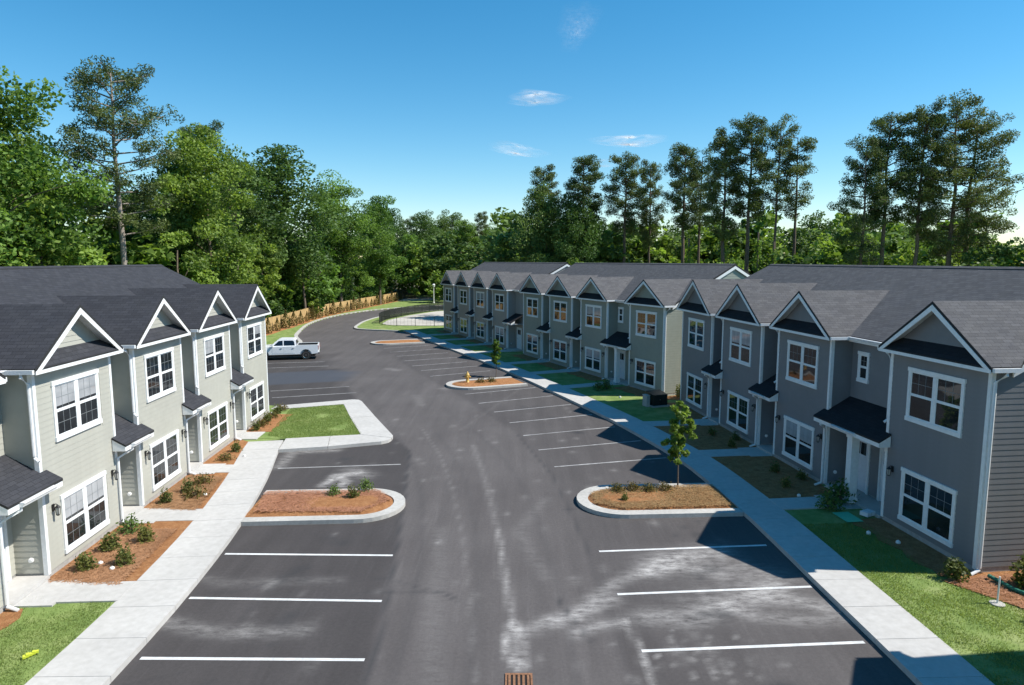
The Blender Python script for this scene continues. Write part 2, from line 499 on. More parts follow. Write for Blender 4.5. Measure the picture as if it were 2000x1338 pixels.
xs = np.unique(np.concatenate([np.arange(-48, -12, 1.5), np.arange(-12, 10, 0.16), np.arange(10, 16.1, 1.0)]))
ys = np.unique(np.concatenate([np.arange(-30, 10, 2.0), np.arange(10, 36, 0.16), np.arange(36, 60, 0.5), np.arange(60, 162, 2.0)]))
GX, GY = np.meshgrid(xs, ys)
PT = np.stack([GX.ravel(), GY.ravel()], 1)
dust = np.zeros(len(PT))
marks = [
    ([(-1.9, 32.57), (-1.19, 27.78), (-0.77, 24.45), (-0.49, 22.07), (-0.23, 19.14), (-0.05, 16.76)], 0.12, 0.26),
    ([(-0.49, 22.07), (-0.23, 19.14), (0.0, 16.2)], 0.08, 0.42),
    ([(0.03, 16.13), (-0.16, 15.43), (-0.12, 14.78), (0.06, 14.32), (0.25, 14.21)], 0.10, 0.9),
    ([(0.05, 16.13), (0.23, 15.54), (0.26, 14.9), (0.22, 14.2)], 0.12, 0.6),
    ([(0.03, 15.9), (0.06, 15.0), (0.15, 14.3)], 0.20, 0.30),
    ([(0.24, 15.68), (0.77, 16.01), (1.55, 16.33), (2.22, 17.31), (2.83, 18.09), (3.42, 18.65), (4.09, 18.97)], 0.28, 0.55),
    ([(1.0, 16.2), (1.7, 16.5), (2.3, 17.0), (2.7, 17.3)], 0.30, 0.6),
    ([(4.09, 18.97), (4.88, 19.84), (6.0, 20.28), (6.6, 20.35)], 0.45, 0.75),
    ([(4.45, 19.31), (5.33, 19.14), (5.99, 18.81)], 0.35, 0.6),
    ([(4.6, 19.6), (6.2, 19.6), (7.4, 18.6)], 0.8, 0.34),
    ([(1.57, 15.59), (2.12, 15.96), (2.75, 16.08)], 0.22, 0.75),
    ([(3.48, 16.41), (4.43, 16.28), (5.76, 16.95), (6.96, 17.7), (7.31, 17.94)], 0.40, 0.7),
    ([(6.9, 17.4), (7.6, 17.2), (8.3, 16.9)], 0.35, 0.75),
    ([(5.74, 16.9), (6.31, 16.38), (7.6, 16.2), (8.5, 16.3)], 0.30, 0.5),
    ([(2.87, 16.23), (3.02, 14.93), (3.1, 13.4)], 0.07, 0.75),
    ([(5.1, 17.2), (7.2, 18.3)], 0.9, 0.25),
    ([(-5.12, 36.75), (-3.36, 30.8), (-2.33, 25.86), (-1.58, 20.97), (-1.21, 17.88), (-0.77, 13.58)], 0.06, 0.2),
    ([(-7.67, 26.6), (-7.49, 27.6), (-7.03, 28.0), (-6.6, 28.3)], 0.22, 1.2),
    ([(-7.5, 27.9), (-6.9, 27.1), (-6.9, 26.6)], 0.24, 1.1),
    ([(-7.0, 28.6), (-6.3, 27.9)], 0.5, 0.5),
    ([(-8.69, 16.13), (-7.6, 15.73), (-6.64, 15.6), (-5.2, 15.75)], 0.28, 0.45),
    ([(-8.8, 18.5), (-8.2, 18.2), (-5, 18.4)], 0.25, 0.20),
    ([(-10.3, 29.0), (-10.4, 30.4), (-10.5, 31.3), (-8.5, 31.7)], 0.30, 0.6),
    ([(0.55, 47.27), (-2.76, 35.61)], 0.12, 0.1),
    ([(-6.5, 45), (-5.8, 42)], 0.3, 0.2), ([(-10.4, 56.3), (-9.6, 55.6)], 0.4, 0.45), ([(-5.0, 47.6), (-4.7, 47.3)], 0.3, 0.4),
    ([(1.3, 25.0), (0.2, 22.0), (1.0, 18.5)], 0.25, 0.16), ([(-2.4, 22), (-2.0, 16), (-1.6, 13)], 0.3, 0.15),
]
for pts, w, a in marks: dust += polyline_mark(PT, pts, w, a)
for _ in range(60):                        # small spattered drips
    c = (4.7 + rng.normal() * 1.1, 14.6 + rng.normal() * 0.6)
    dust += 0.45 * np.exp(-(np.linalg.norm(PT - c, axis=1) / (0.05 + 0.05 * rng.random())) ** 2)
for _ in range(110):
    c = (rng.uniform(-9, 8.5), rng.uniform(12, 46))
    dust += rng.uniform(0.1, 0.4) * np.exp(-(np.linalg.norm((PT - c) * (1, 0.6), axis=1) / (0.08 + 0.10 * rng.random())) ** 2)
tar = polyline_mark(PT, [(-4.93, 31.66), (-4.26, 25.86), (-3.6, 19.84), (-3.25, 16.01), (-3.1, 12.0)], 0.07, 0.7)
tar += polyline_mark(PT, [(2.5, 12), (2.45, 20.0), (1.7, 28), (0.2, 35)], 0.06, 0.45)
tar += polyline_mark(PT, [(1.9, 15.2), (1.45, 16.6), (1.2, 17.4)], 0.06, 0.6)
tar += polyline_mark(PT, spline([(-2.6, 12), (-2.7, 18), (-3.3, 24), (-4.6, 30), (-7.2, 38), (-11, 48)], 5), 0.10, 0.22)
tar += polyline_mark(PT, spline([(1.4, 12), (1.3, 18), (0.5, 26), (-1.2, 33), (-4.2, 41)], 5), 0.12, 0.18)
tar += polyline_mark(PT, spline([(-0.9, 12), (-1.1, 20), (-2.1, 28), (-4.0, 35)], 5), 0.12, 0.15)
for bx, by in [(-6.0, 15.9), (-6.3, 18.8), (-5.8, 21.2), (5.6, 13.6), (5.2, 16.6), (5.6, 19.0), (4.2, 32.4), (3.5, 35.2), (2.6, 38.2), (1.4, 41.2), (-7.6, 30.3), (6.2, 22.0)]:
    for _ in range(5):
        c = (bx + rng.normal() * 0.35, by + rng.normal() * 0.3)
        tar += rng.uniform(0.25, 0.6) * np.exp(-(np.linalg.norm(PT - c, axis=1) / rng.uniform(0.10, 0.28)) ** 2)
for _ in range(9):                          # hairline cracks, sealed or open
    p = np.array([rng.uniform(-9, 8), rng.uniform(13, 34)]); a = rng.uniform(0, 3.14); pl = [tuple(p)]
    for _k in range(7):
        a += rng.normal() * 0.35; p = p + np.array([math.cos(a), math.sin(a)]) * 0.45; pl.append(tuple(p))
    tar += polyline_mark(PT, pl, 0.05, 0.35)
seal = np.zeros(len(PT))
q = PT - np.array([-17.2, 52.0])
dd = np.array([0.951, 0.309]); nn = np.array([-0.309, 0.951])
u, w = q @ dd, q @ nn
seal = np.clip((4.6 - np.abs(u)) * 3, 0, 1) * np.clip((2.9 - np.abs(w)) * 3, 0, 1) * 0.8
# the stall strips are a separate, darker paving pass; the drive lane is older and paler
seam_l = np.interp(PT[:, 1], [-30, 12, 19.8, 25.9, 31.7, 40, 50, 58, 66], [-3.1, -3.1, -3.6, -4.26, -4.93, -8.9, -12.6, -15.6, -18.5])
seam_r = np.interp(PT[:, 1], [-30, 12, 20, 28, 35, 45, 55, 70], [2.6, 2.6, 2.4, 1.7, 0.2, -3.6, -8.0, -13.6])
stall = np.clip((seam_l - PT[:, 0]) / 0.18 + 0.5, 0, 1) * np.clip((66 - PT[:, 1]) / 3, 0, 1) + 0.45 * np.clip((PT[:, 0] - seam_r) / 0.18 + 0.5, 0, 1) * np.clip((74 - PT[:, 1]) / 3, 0, 1)
nx, ny = len(xs), len(ys)
idx = np.arange(nx * ny).reshape(ny, nx)
faces = np.stack([idx[:-1, :-1], idx[:-1, 1:], idx[1:, 1:], idx[1:, :-1]], -1).reshape(-1, 4)
def np_mesh(name, verts, faces, mats, attrs=None, midx=None):
    me = bpy.data.meshes.new(name)
    nv, nf, k = len(verts), len(faces), faces.shape[1]
    me.vertices.add(nv); me.vertices.foreach_set("co", np.asarray(verts, np.float32).ravel())
    me.loops.add(nf * k); me.loops.foreach_set("vertex_index", np.asarray(faces, np.int32).ravel())
    me.polygons.add(nf)
    me.polygons.foreach_set("loop_start", np.arange(0, nf * k, k, dtype=np.int32))
    me.polygons.foreach_set("loop_total", np.full(nf, k, np.int32))
    for m in (mats if isinstance(mats, (list, tuple)) else [mats]): me.materials.append(m)
    if midx is not None: me.polygons.foreach_set("material_index", np.asarray(midx, np.int32))
    for nme, (dom, arr) in (attrs or {}).items():
        a = me.attributes.new(nme, 'FLOAT', dom); a.data.foreach_set("value", np.asarray(arr, np.float32))
    me.update(calc_edges=True)
    return me
av = np.stack([PT[:, 0], PT[:, 1], np.zeros(len(PT))], 1)
lot = link_mesh('parking_lot', np_mesh('parking_lot', av, faces, M['asphalt'],
                {"dust": ('POINT', np.clip(dust, 0, 1.3)), "tar": ('POINT', np.clip(tar, 0, 1)), "seal": ('POINT', seal), "stall": ('POINT', stall)}))
tag(lot, "dark asphalt parking lot and curving drive with dusty pale splashes", None, None, 'structure')

def paint_line(a, b, w=0.11, mat='paint'):
    a = np.array(a); b = np.array(b); t = (b - a) / np.linalg.norm(b - a); n = np.array([-t[1], t[0]]) * w / 2
    mb = MB()
    mb.poly([(*(a - n), 0.005), (*(b - n), 0.005), (*(b + n), 0.005), (*(a + n), 0.005)])
    mb.build('parking_line', M[mat], lot)
for a, b in [((3.04, 14.85), (8.45, 15.22)), ((2.89, 17.56), (8.4, 18.0)), ((2.74, 20.31), (8.18, 20.78)),
             ((3.2, 12.1), (8.5, 12.45)), ((3.35, 9.35), (8.55, 9.65)),
             ((1.88, 29.07), (7.14, 30.45)), ((1.28, 31.75), (6.53, 33.45)), ((0.59, 34.43), (5.66, 36.3)), ((-0.14, 37.23), (4.75, 39.3)),
             ((-1.08, 39.94), (3.75, 42.12)), ((-2.13, 42.43), (2.77, 44.89)), ((-3.22, 45.42), (1.7, 47.85)),
             ((-6.46, 52.59), (-1.8, 55.3)), ((-7.55, 55.33), (-3.0, 57.78)), ((-8.64, 57.78), (-4.1, 60.3)), ((-9.77, 60.77), (-5.2, 63.05)),
             ((-10.97, 63.73), (-6.37, 66.2)), ((-12.12, 66.62), (-7.46, 69.2)), ((-13.32, 69.6), (-8.84, 72.1)),
             ((-8.55, 14.56), (-3.38, 14.5)), ((-8.75, 17.36), (-3.5, 17.19)), ((-8.95, 20.13), (-3.7, 20.02)),
             ((-8.5, 11.8), (-3.3, 11.75)), ((-8.45, 9.05), (-3.25, 9.0)),
             ((-10.3, 28.84), (-4.99, 29.44)), ((-16.9, 46.51), (-11.8, 48.25)), ((-15.98, 44.21), (-10.76, 45.96)),
             ((-20.95, 56.6), (-15.85, 57.8)), ((-21.9, 59.3), (-16.9, 60.3))]:
    paint_line(a, b, 0.11, 'paint' if max(a[1], b[1]) < 21.5 else 'worn')

# ---- right sidewalk (slab by slab) and the land behind it
RW = spline([(9.05, -24), (8.95, 4), (8.72, 13.6), (8.55, 17.8), (8.45, 20.6), (8.28, 23.6), (7.72, 29.1), (6.82, 33.1), (5.62, 37.4), (4.0, 42.2), (0.52, 51.9), (-3.28, 61.3), (-8.9, 74.2), (-13.9, 86.2)], 10)
RWo = offset(RW, 1.52)
LW = spline([(-8.6, -24), (-8.62, 4), (-8.69, 13.35), (-8.85, 17.6), (-9.33, 22.3), (-10.2, 27.3), (-11.1, 31.2), (-11.45, 33.0)], 10)
LWo = offset(LW, -1.66)

def resample(pts, step):
    P = np.array(pts); d = np.concatenate([[0], np.cumsum(np.linalg.norm(np.diff(P, axis=0), axis=1))])
    s = np.linspace(0, d[-1], max(2, int(round(d[-1] / step)) + 1))
    return np.stack([np.interp(s, d, P[:, 0]), np.interp(s, d, P[:, 1])], 1)

def slab_walk(name, label, inner, width, step, z=0.155, gap=0.006):
    root = empty(name)
    tag(root, label, None, None, 'structure')
    A = resample(inner, step)
    B = np.array(offset([tuple(p) for p in A], width))
    for i in range(len(A) - 1):
        a0, a1, b0, b1 = A[i], A[i + 1], B[i], B[i + 1]
        t = (a1 - a0) / np.linalg.norm(a1 - a0); tb = (b1 - b0) / np.linalg.norm(b1 - b0)
        mb = MB()
        mb.prism(ccw([tuple(a0 + t * gap), tuple(a1 - t * gap), tuple(b1 - tb * gap), tuple(b0 + tb * gap)]), -0.1, z + random.uniform(-0.0015, 0.0015))
        mb.build('concrete_slab', M['concrete'], root)
    return root
slab_walk('sidewalk', "pale concrete sidewalk in front of the three townhouse rows on the right, partly in blue shade", RW, 1.52, 1.5)
slab_walk('sidewalk', "bright sunlit concrete sidewalk along the light green townhouse row on the left", LW, -1.66, 1.5)

right_land = [p for p in offset(RW, 1.45)] + [(-10.5, 90), (0, 95), (8, 110), (70, 110), (70, -24)]
sheet('lawn', ccw(right_land), 0.125, M['grass'], 0.3, label="lawn around the gray townhouse rows on the right")
left_land = [p for p in offset(LW, -1.5)][:-2] + [(-11.7, 33.4), (-12.2, 40.2), (-21, 43.6), (-24.5, 58), (-23.0, 73.6)] + \
    spline([(-23.0, 73.6), (-25.6, 80.2), (-27.1, 86.6), (-28.6, 94.9), (-29.1, 103), (-28.5, 110.7), (-26.7, 118.4), (-24.1, 124.6), (-18, 132.6), (-8, 138.5), (14, 142)], 5) + [(14, 160), (-31.5, 175), (-60, 175), (-60, -24)]
sheet('lawn', ccw(left_land), 0.12, M['grass'], 0.3, label="lawn and verge left of the drive below the woods")
infield = spline([(-14.2, 86.2), (-19.6, 88.3), (-21.0, 90.0), (-21.6, 94), (-21.9, 100.5), (-21.0, 108.7), (-17.8, 117), (-12, 123), (0, 128), (14, 131)], 5) + [(14, 100), (2, 94), (-8, 88)]
sheet('lawn', ccw(infield), 0.115, M['grass'], 0.3, label="grass strip around the fenced gravel basin at the bend")

def curb(name, line, label, w=0.32, z=0.15, step=3.0):
    root = empty(name)
    tag(root, label, None, None, 'structure')
    A = resample(line, 0.8)
    B = np.array(offset([tuple(p) for p in A], w))
    n = max(1, int(step / 0.8))
    for i in range(0, len(A) - 1, n):
        j = min(i + n, len(A) - 1)
        a = [tuple(p) for p in A[i:j + 1]]; b = [tuple(p) for p in B[i:j + 1]]
        def tr(p, q): return (p[0] + (q[0] - p[0]) * 0.008, p[1] + (q[1] - p[1]) * 0.008)
        a[0] = tr(a[0], a[1]); b[0] = tr(b[0], b[1])
        mb = MB(); mb.prism(ccw(a + b[::-1]), -0.1, z); mb.build('curb_stone', M['curb'], root)
    return root
curb('curb', spline([(-22.9, 72.5), (-23.3, 74.6), (-25.6, 80.2), (-27.1, 86.6), (-28.6, 94.9), (-29.1, 103), (-28.5, 110.7), (-26.7, 118.4), (-24.1, 124.6), (-18, 132.6), (-8, 138.5), (12, 142)], 6), "cream concrete curb on the outside of the bend below the wooden fence", -0.4)
curb('curb', spline([(-14.6, 86.0), (-19.6, 88.0), (-21.1, 89.9), (-21.7, 94), (-22.0, 100.5), (-21.1, 108.7), (-17.9, 117.1), (-12, 123.1), (0, 128.1), (12, 131)], 6), "pale concrete curb on the inside of the bend around the grass strip", 0.4)

# ---- planted islands: concrete ring with pine straw inside
def island(tip, axis, length, half, label, bed_label, w=0.42, side_only=False):
    ax = np.array(axis, float); ax /= np.linalg.norm(ax); nm = np.array([-ax[1], ax[0]])
    c0 = np.array(tip) + ax * half
    def outline(h, end):
        pts = []
        for k in range(17):
            t = math.pi / 2 + math.pi * k / 16
            pts.append(tuple(c0 + (ax * math.cos(t) + nm * math.sin(t)) * h))
        e = np.array(tip) + ax * end
        pts.append(tuple(e - nm * h)); pts.insert(0, tuple(e + nm * h))
        return pts
    o, i = outline(half, length), outline(half - w, length)
    root = empty('island_curb'); tag(root, label, None, None, 'structure')
    segs = [0, 1, 5, 9, 13, 17, 18]
    for a, b in zip(segs[:-1], segs[1:]):
        mb = MB(); mb.prism(ccw(o[a:b + 1] + i[a:b + 1][::-1]), -0.1, 0.15); mb.build('curb_stone', M['curb'], root)
    # gently crowned bed
    mb = MB()
    ctr = np.mean(np.array(i), 0)
    ring = [np.array(p) for p in i]
    prev = [(*p, 0.10) for p in ring]
    for f, z in ((0.7, 0.19), (0.35, 0.235)):
        cur = [(*(ctr + (p - ctr) * f), z + random.uniform(-0.015, 0.015)) for p in ring]
        for k in range(len(ring)):
            k2 = (k + 1) % len(ring)
            mb.poly([prev[k], prev[k2], cur[k2], cur[k]])
        prev = cur
    mb.poly(prev)
    bed = mb.build('mulch_bed', M['mulch'], None, True); tag(bed, bed_label, None, None, 'structure')
    return root
island((2.45, 24.55), (0.989, 0.055), 5.75, 1.62, "rounded white concrete island curb beside the young tree on the right", "orange pine straw bed of the rounded island with the young tree")
island((-3.98, 24.3), (-0.998, -0.06), 5.55, 1.62, "rounded white concrete island curb on the left side of the drive", "orange pine straw bed of the rounded island on the left")
island((-4.7, 48.0), (0.93, 0.37), 5.6, 1.75, "rounded concrete island curb around the yellow hydrant", "pine straw bed around the yellow hydrant")
island((-15.4, 73.2), (0.93, 0.37), 5.6, 1.7, "thin pinkish concrete island curb at the far end of the stalls", "pine straw bed of the far island at the end of the stalls")

# ---- concrete apron around the grass square on the left
def rounded(pts, r, n=5):
    out = []
    P = [np.array(p, float) for p in pts]
    for k in range(len(P)):
        rr = r[k] if isinstance(r, (list, tuple)) else r
        a, b, c = P[k - 1], P[k], P[(k + 1) % len(P)]
        u, v = (a - b) / np.linalg.norm(a - b), (c - b) / np.linalg.norm(c - b)
        s, e = b + u * rr, b + v * rr
        for t in np.linspace(0, 1, n):
            out.append(tuple((1 - t) ** 2 * s + 2 * t * (1 - t) * b + t * t * e))
    return out
ap_out = [(-14.6, 41.0), (-10.0, 43.0), (-6.0, 33.2), (-8.9, 31.85), (-11.15, 31.15), (-11.6, 33.2), (-14.2, 33.1)]
ap_in = [(-13.45, 40.35), (-10.65, 41.5), (-7.8, 34.1), (-11.5, 33.42), (-12.2, 33.45)]
apron = empty('concrete_apron'); tag(apron, "wide white concrete walk wrapping around the square of grass on the left", None, None, 'structure')
for a in ([(-14.6, 40.15), (-14.6, 41.0), (-10.3, 42.95), (-10.55, 41.55), (-13.5, 40.35)],
          [(-10.53, 41.53), (-10.28, 42.93), (-9.9, 42.85), (-9.6, 42.4), (-7.95, 38.3), (-9.22, 37.8)],
          [(-9.21, 37.77), (-7.94, 38.27), (-6.12, 33.9), (-6.1, 33.45), (-7.82, 34.12)],
          [(-7.84, 34.09), (-6.11, 33.42), (-6.2, 33.05), (-6.5, 32.75), (-8.9, 31.85), (-9.3, 33.78)],
          [(-9.32, 33.78), (-8.92, 31.84), (-11.1, 31.3), (-11.42, 33.3)]):
    mb = MB(); mb.prism(ccw(a), -0.1, 0.158); mb.build('concrete_slab', M['concrete'], apron)
sq = sheet('lawn', ccw([(-14.5, 40.1), (-13.45, 40.33), (-10.62, 41.45), (-10.4, 41.3), (-7.9, 34.5), (-8.1, 34.1), (-11.5, 33.36), (-14.0, 33.4)]), 0.135, M['grass'], 0.2, label="square of bright grass framed by the white concrete walk")

def bed(pts, label, z=0.15):
    mb = MB(); mb.prism(ccw(pts), z - 0.2, z)
    o = mb.build('mulch_bed', M['mulch']); tag(o, label, None, None, 'structure'); return o
def walk(pieces, label):
    root = empty('entry_walk'); tag(root, label, None, None, 'structure')
    for p in pieces:
        mb = MB(); mb.prism(ccw(p), -0.05, 0.165); mb.build('concrete_slab', M['concrete'], root)
    return root

# ------------------------------------------------------------------ townhouse rows
# local frame: x along the front, y from the front faces of the bays into the building, z up from the lawn
EAVE, SLOPE, RIDGE_Z, REC = 6.05, 0.515, 8.68, 0.88
EY = 0.55                                        # front edge of the main roof
RY = EY + (RIDGE_Z - EAVE) / SLOPE               # ridge line
BACK = 2 * RY - EY - 0.3                         # rear wall
LAP = 0.165
_bm_cache = {}

def lap_rows(z0, z1):
    z = z0
    while z < z1 - 0.02:
        yield z, min(z + LAP, z1)
        z += LAP

def spans(a, b, zlo, zhi, holes):
    """free intervals of a board course [a,b] given openings (x0,x1,z0,z1)"""
    cuts = sorted((h[0], h[1]) for h in holes if h[2] < zhi - 0.004 and h[3] > zlo + 0.004)
    out, x = [], a
    for c0, c1 in cuts:
        if c0 > x + 0.01: out.append((x, min(c0, b)))
        x = max(x, c1)
    if x < b - 0.01: out.append((x, b))
    return out

def wall_map(p0, u, nrm):
    p0, u, nrm = Vector((*p0, 0)), Vector((*u, 0)), Vector((*nrm, 0))
    def f(a, z, out): return p0 + u * a + nrm * out + Vector((0, 0, z))
    return f

def lap_into(mb, f, a, b, z0, z1, holes, flip):
    for lo, hi in lap_rows(z0, z1):
        for s, e in spans(a, b, lo, hi, holes):
            q = [f(s, lo, 0.011), f(e, lo, 0.011), f(e, hi, 0.002), f(s, hi, 0.002)]
            r = [f(s, lo, 0.0), f(e, lo, 0.0), f(e, lo, 0.011), f(s, lo, 0.011)]
            if flip: q.reverse(); r.reverse()
            mb.poly(q); mb.poly(r)

def board_mesh(length, h, mat):
    key = (round(length, 2), round(h, 3), mat.name)
    if key not in _bm_cache:
        L = key[0]; mb = MB()
        mb.poly([(0, -0.011, 0), (L, -0.011, 0), (L, -0.003, h), (0, -0.003, h)])
        mb.poly([(0, 0, 0), (L, 0, 0), (L, -0.011, 0), (0, -0.011, 0)])
        mb.poly([(0, 0, 0), (0, -0.011, 0), (0, -0.003, h)]); mb.poly([(L, 0, 0), (L, -0.003, h), (L, -0.011, 0)])
        _bm_cache[key] = mb.mesh('siding_board', mat)
    return _bm_cache[key]

def siding(parent, name, p0, u, nrm, length, z0, z1, holes, mat, boards=False, tri=None):
    """lap siding on one rectangular wall; boards=True hangs every board as its own piece"""
    u = Vector(u); nrm = Vector(nrm)
    f = wall_map(p0, u, nrm)
    flip = Vector((u.x, u.y, 0)).cross(Vector((0, 0, 1))).dot(Vector((nrm.x, nrm.y, 0))) < 0
    if boards:
        ang = math.atan2(u.y, u.x)
        # boards are modelled facing -y; walls listed with boards have nrm = u rotated by -90 degrees
        for lo, hi in lap_rows(z0, z1):
            for s, e in spans(0, length, lo, hi, holes):
                link_mesh('siding_board', board_mesh(e - s, hi - lo, mat), parent, tuple(f(s, lo, 0.0)), ang)
    else:
        mb = MB(); lap_into(mb, f, 0, length, z0, z1, holes, flip); mb.build(name, mat, parent)

_win_cache = {}
_wi = [0]
def window_meshes(w, h, double, grid_low, blind=0):
    key = (w, h, double, grid_low, blind)
    if key in _win_cache: return _win_cache[key]
    t = 0.105; P = 0.048
    casing, sash, munt = MB(), MB(), MB()
    x0, x1 = -w / 2, w / 2
    casing.box(x0, x0 + t, -P, 0, t + 0.03, h - t - 0.02); casing.box(x1 - t, x1, -P, 0, t + 0.03, h - t - 0.02)
    casing.box(x0 - 0.025, x1 + 0.025, -P - 0.012, 0, h - t - 0.02, h)
    casing.box(x0 - 0.015, x1 + 0.015, -P - 0.02, 0, 0, t + 0.03)
    z0, z1 = t + 0.03, h - t - 0.02
    units = []
    if double:
        casing.box(-0.065, 0.065, -P + 0.006, 0, z0, z1)
        units = [(x0 + t, -0.065), (0.065, x1 - t)]
    else:
        units = [(x0 + t, x1 - t)]
    panes = []
    zm = (z0 + z1) / 2
    for a, b in units:
        s = 0.042
        for (q0, q1, yy) in ((z0, zm, -0.026), (zm, z1, -0.018)):
            sash.box(a, a + s, yy - 0.008, 0, q0, q1); sash.box(b - s, b, yy - 0.008, 0, q0, q1)
            sash.box(a + s, b - s, yy - 0.008, 0, q0, q0 + s); sash.box(a + s, b - s, yy - 0.008, 0, q1 - s, q1)
            panes.append((a + s, b - s, q0 + s, q1 - s, yy + 0.006))
            if q0 == zm or grid_low:
                n = 3 if (b - a) > 0.6 else 2
                for k in range(1, n):
                    xx = a + s + (b - a - 2 * s) * k / n
                    munt.box(xx - 0.007, xx + 0.007, yy + 0.002, yy + 0.0055, q0 + s, q1 - s)
                zz = (q0 + q1) / 2
                munt.box(a + s, b - s, yy + 0.0025, yy + 0.005, zz - 0.007, zz + 0.007)
    pm = []
    for k, (a, b, q0, q1, yy) in enumerate(panes):
        m = MB()
        lit = blind and k % 2 == 1 and (blind == 3 or k // 2 == blind - 1)      # a blind let down behind the upper sash
        if lit:
            qm = q0 + (q1 - q0) * (0.35 if blind == 2 else 0.12)
            m.box(a, b, yy, yy + 0.006, q0, qm); m.box(a, b, yy, yy + 0.006, qm, q1, 1)
        else: m.box(a, b, yy, yy + 0.006, q0, q1)
        pm.append(m.mesh('pane', [M['glass'], M['glass_blind']]))
    _win_cache[key] = (casing.mesh('window', M['white']), sash.mesh('sash', M['white']), munt.mesh('muntin', M['munt']), pm)
    return _win_cache[key]

def window(parent, x, z, y, w, h, double=True, grid_low=False):
    _wi[0] += 1
    blind = [0, 0, 3, 0, 1, 0, 0, 2, 0, 3, 0][(_wi[0] * 7) % 11] if double else 0
    c, s, m, pm = window_meshes(w, h, double, grid_low, blind)
    o = link_mesh('window', c, parent, (x, y, z))
    link_mesh('sash', s, o)
    link_mesh('muntin', m, o)
    for p in pm: link_mesh('pane', p, o)
    return o

def lantern_mesh():
    mb = MB()
    mb.box(-0.06, 0.06, -0.03, 0, -0.12, 0.12)
    mb.tube([(0, -0.03, 0.06), (0, -0.10, 0.13), (0, -0.16, 0.10)], 0.014, 6)
    mb.lathe([(0.02, 0.10), (0.035, 0.08), (0.095, 0.01), (0.085, 0.0)], (0, -0.16, 0), 8)
    mb.lathe([(0.055, -0.26), (0.062, -0.24), (0.03, -0.28)], (0, -0.16, 0), 8)
    for k in range(4):
        t = math.pi / 4 + k * math.pi / 2
        mb.tube([(0.078 * math.cos(t), -0.16 + 0.078 * math.sin(t), 0.0), (0.055 * math.cos(t), -0.16 + 0.055 * math.sin(t), -0.24)], 0.009, 5)
    return mb.mesh('wall_lantern', M['black'])
LANTERN = lantern_mesh()
def lantern_glass():
    mb = MB(); mb.lathe([(0.045, -0.235), (0.066, -0.002)], (0, -0.16, 0), 8); return mb.mesh('lamp_glass', M['lamp_glass'])
LANTERN_G = lantern_glass()
def lantern(parent, x, y, z):
    o = link_mesh('wall_lantern', LANTERN, parent, (x, y, z), 0.0, (0.85, 0.85, 0.85)); link_mesh('lamp_glass', LANTERN_G, o)

def door(parent, x, y, z, w=0.92, h=2.05, hinge=1):
    fr = MB()
    fr.box(-w / 2 - 0.11, -w / 2, -0.045, 0, 0, h + 0.11); fr.box(w / 2, w / 2 + 0.11, -0.045, 0, 0, h + 0.11); fr.box(-w / 2, w / 2, -0.045, 0, h, h + 0.11)
    f = fr.build('door_frame', M['white'], parent); f.location = (x, y, z)
    d = MB()
    d.box(-w / 2, w / 2, -0.02, 0, 0.02, h)
    for zz0, zz1 in ((0.15, 0.85), (1.0, 1.35)):
        for sx in (-1, 1):
            d.box(sx * 0.06, sx * 0.36, -0.028, -0.02, zz0, zz1)
    o = d.build('door', M['door'], parent); o.location = (x, y, z)
    g = MB()
    for k in range(2): g.box(-0.34 + k * 0.36, -0.02 + k * 0.36, -0.026, -0.02, 1.45, 1.92)
    g.build('glazing', M['glass'], o)
    hd = MB(); hd.lathe([(0.03, 0), (0.03, -0.02), (0.012, -0.025), (0.012, -0.05), (0.03, -0.06), (0.02, -0.085)], (-hinge * (w / 2 - 0.08), -0.02, 1.0), 8, axis='y')
    hd.build('door_knob', M['steel'], o)

def downspout(parent, x, y, ztop, zbot, elbow_dx=-0.25, elbow_dy=0.0, kick=(0, -0.28)):
    """rectangular-ish pipe with the offset elbows under the gutter and a kick-out shoe"""
    mb = MB()
    mb.tube([(x + elbow_dx, y + elbow_dy, ztop), (x + elbow_dx, y + elbow_dy, ztop - 0.10), (x, y, ztop - 0.34), (x, y, zbot + 0.16), (x, y, zbot + 0.10),
             (x + kick[0], y + kick[1], zbot)], 0.048, 8)
    return mb.build('downspout', M['gutter'], parent)

def gutter_box(mb, a, b, y, z):
    """K-style gutter along x"""
    prof = [(0, 0), (0, -0.115), (-0.08, -0.115), (-0.095, -0.07), (-0.13, -0.03), (-0.13, 0.0)]
    p0 = [(a, y + q, z + r) for q, r in prof]; p1 = [(b, y + q, z + r) for q, r in prof]
    for i in range(len(prof) - 1): mb.poly([p0[i], p0[i + 1], p1[i + 1], p1[i]])
    mb.poly([p0[0], p1[0], p1[5], p0[5]], 0)
    mb.poly(list(reversed(p0))); mb.poly(p1)

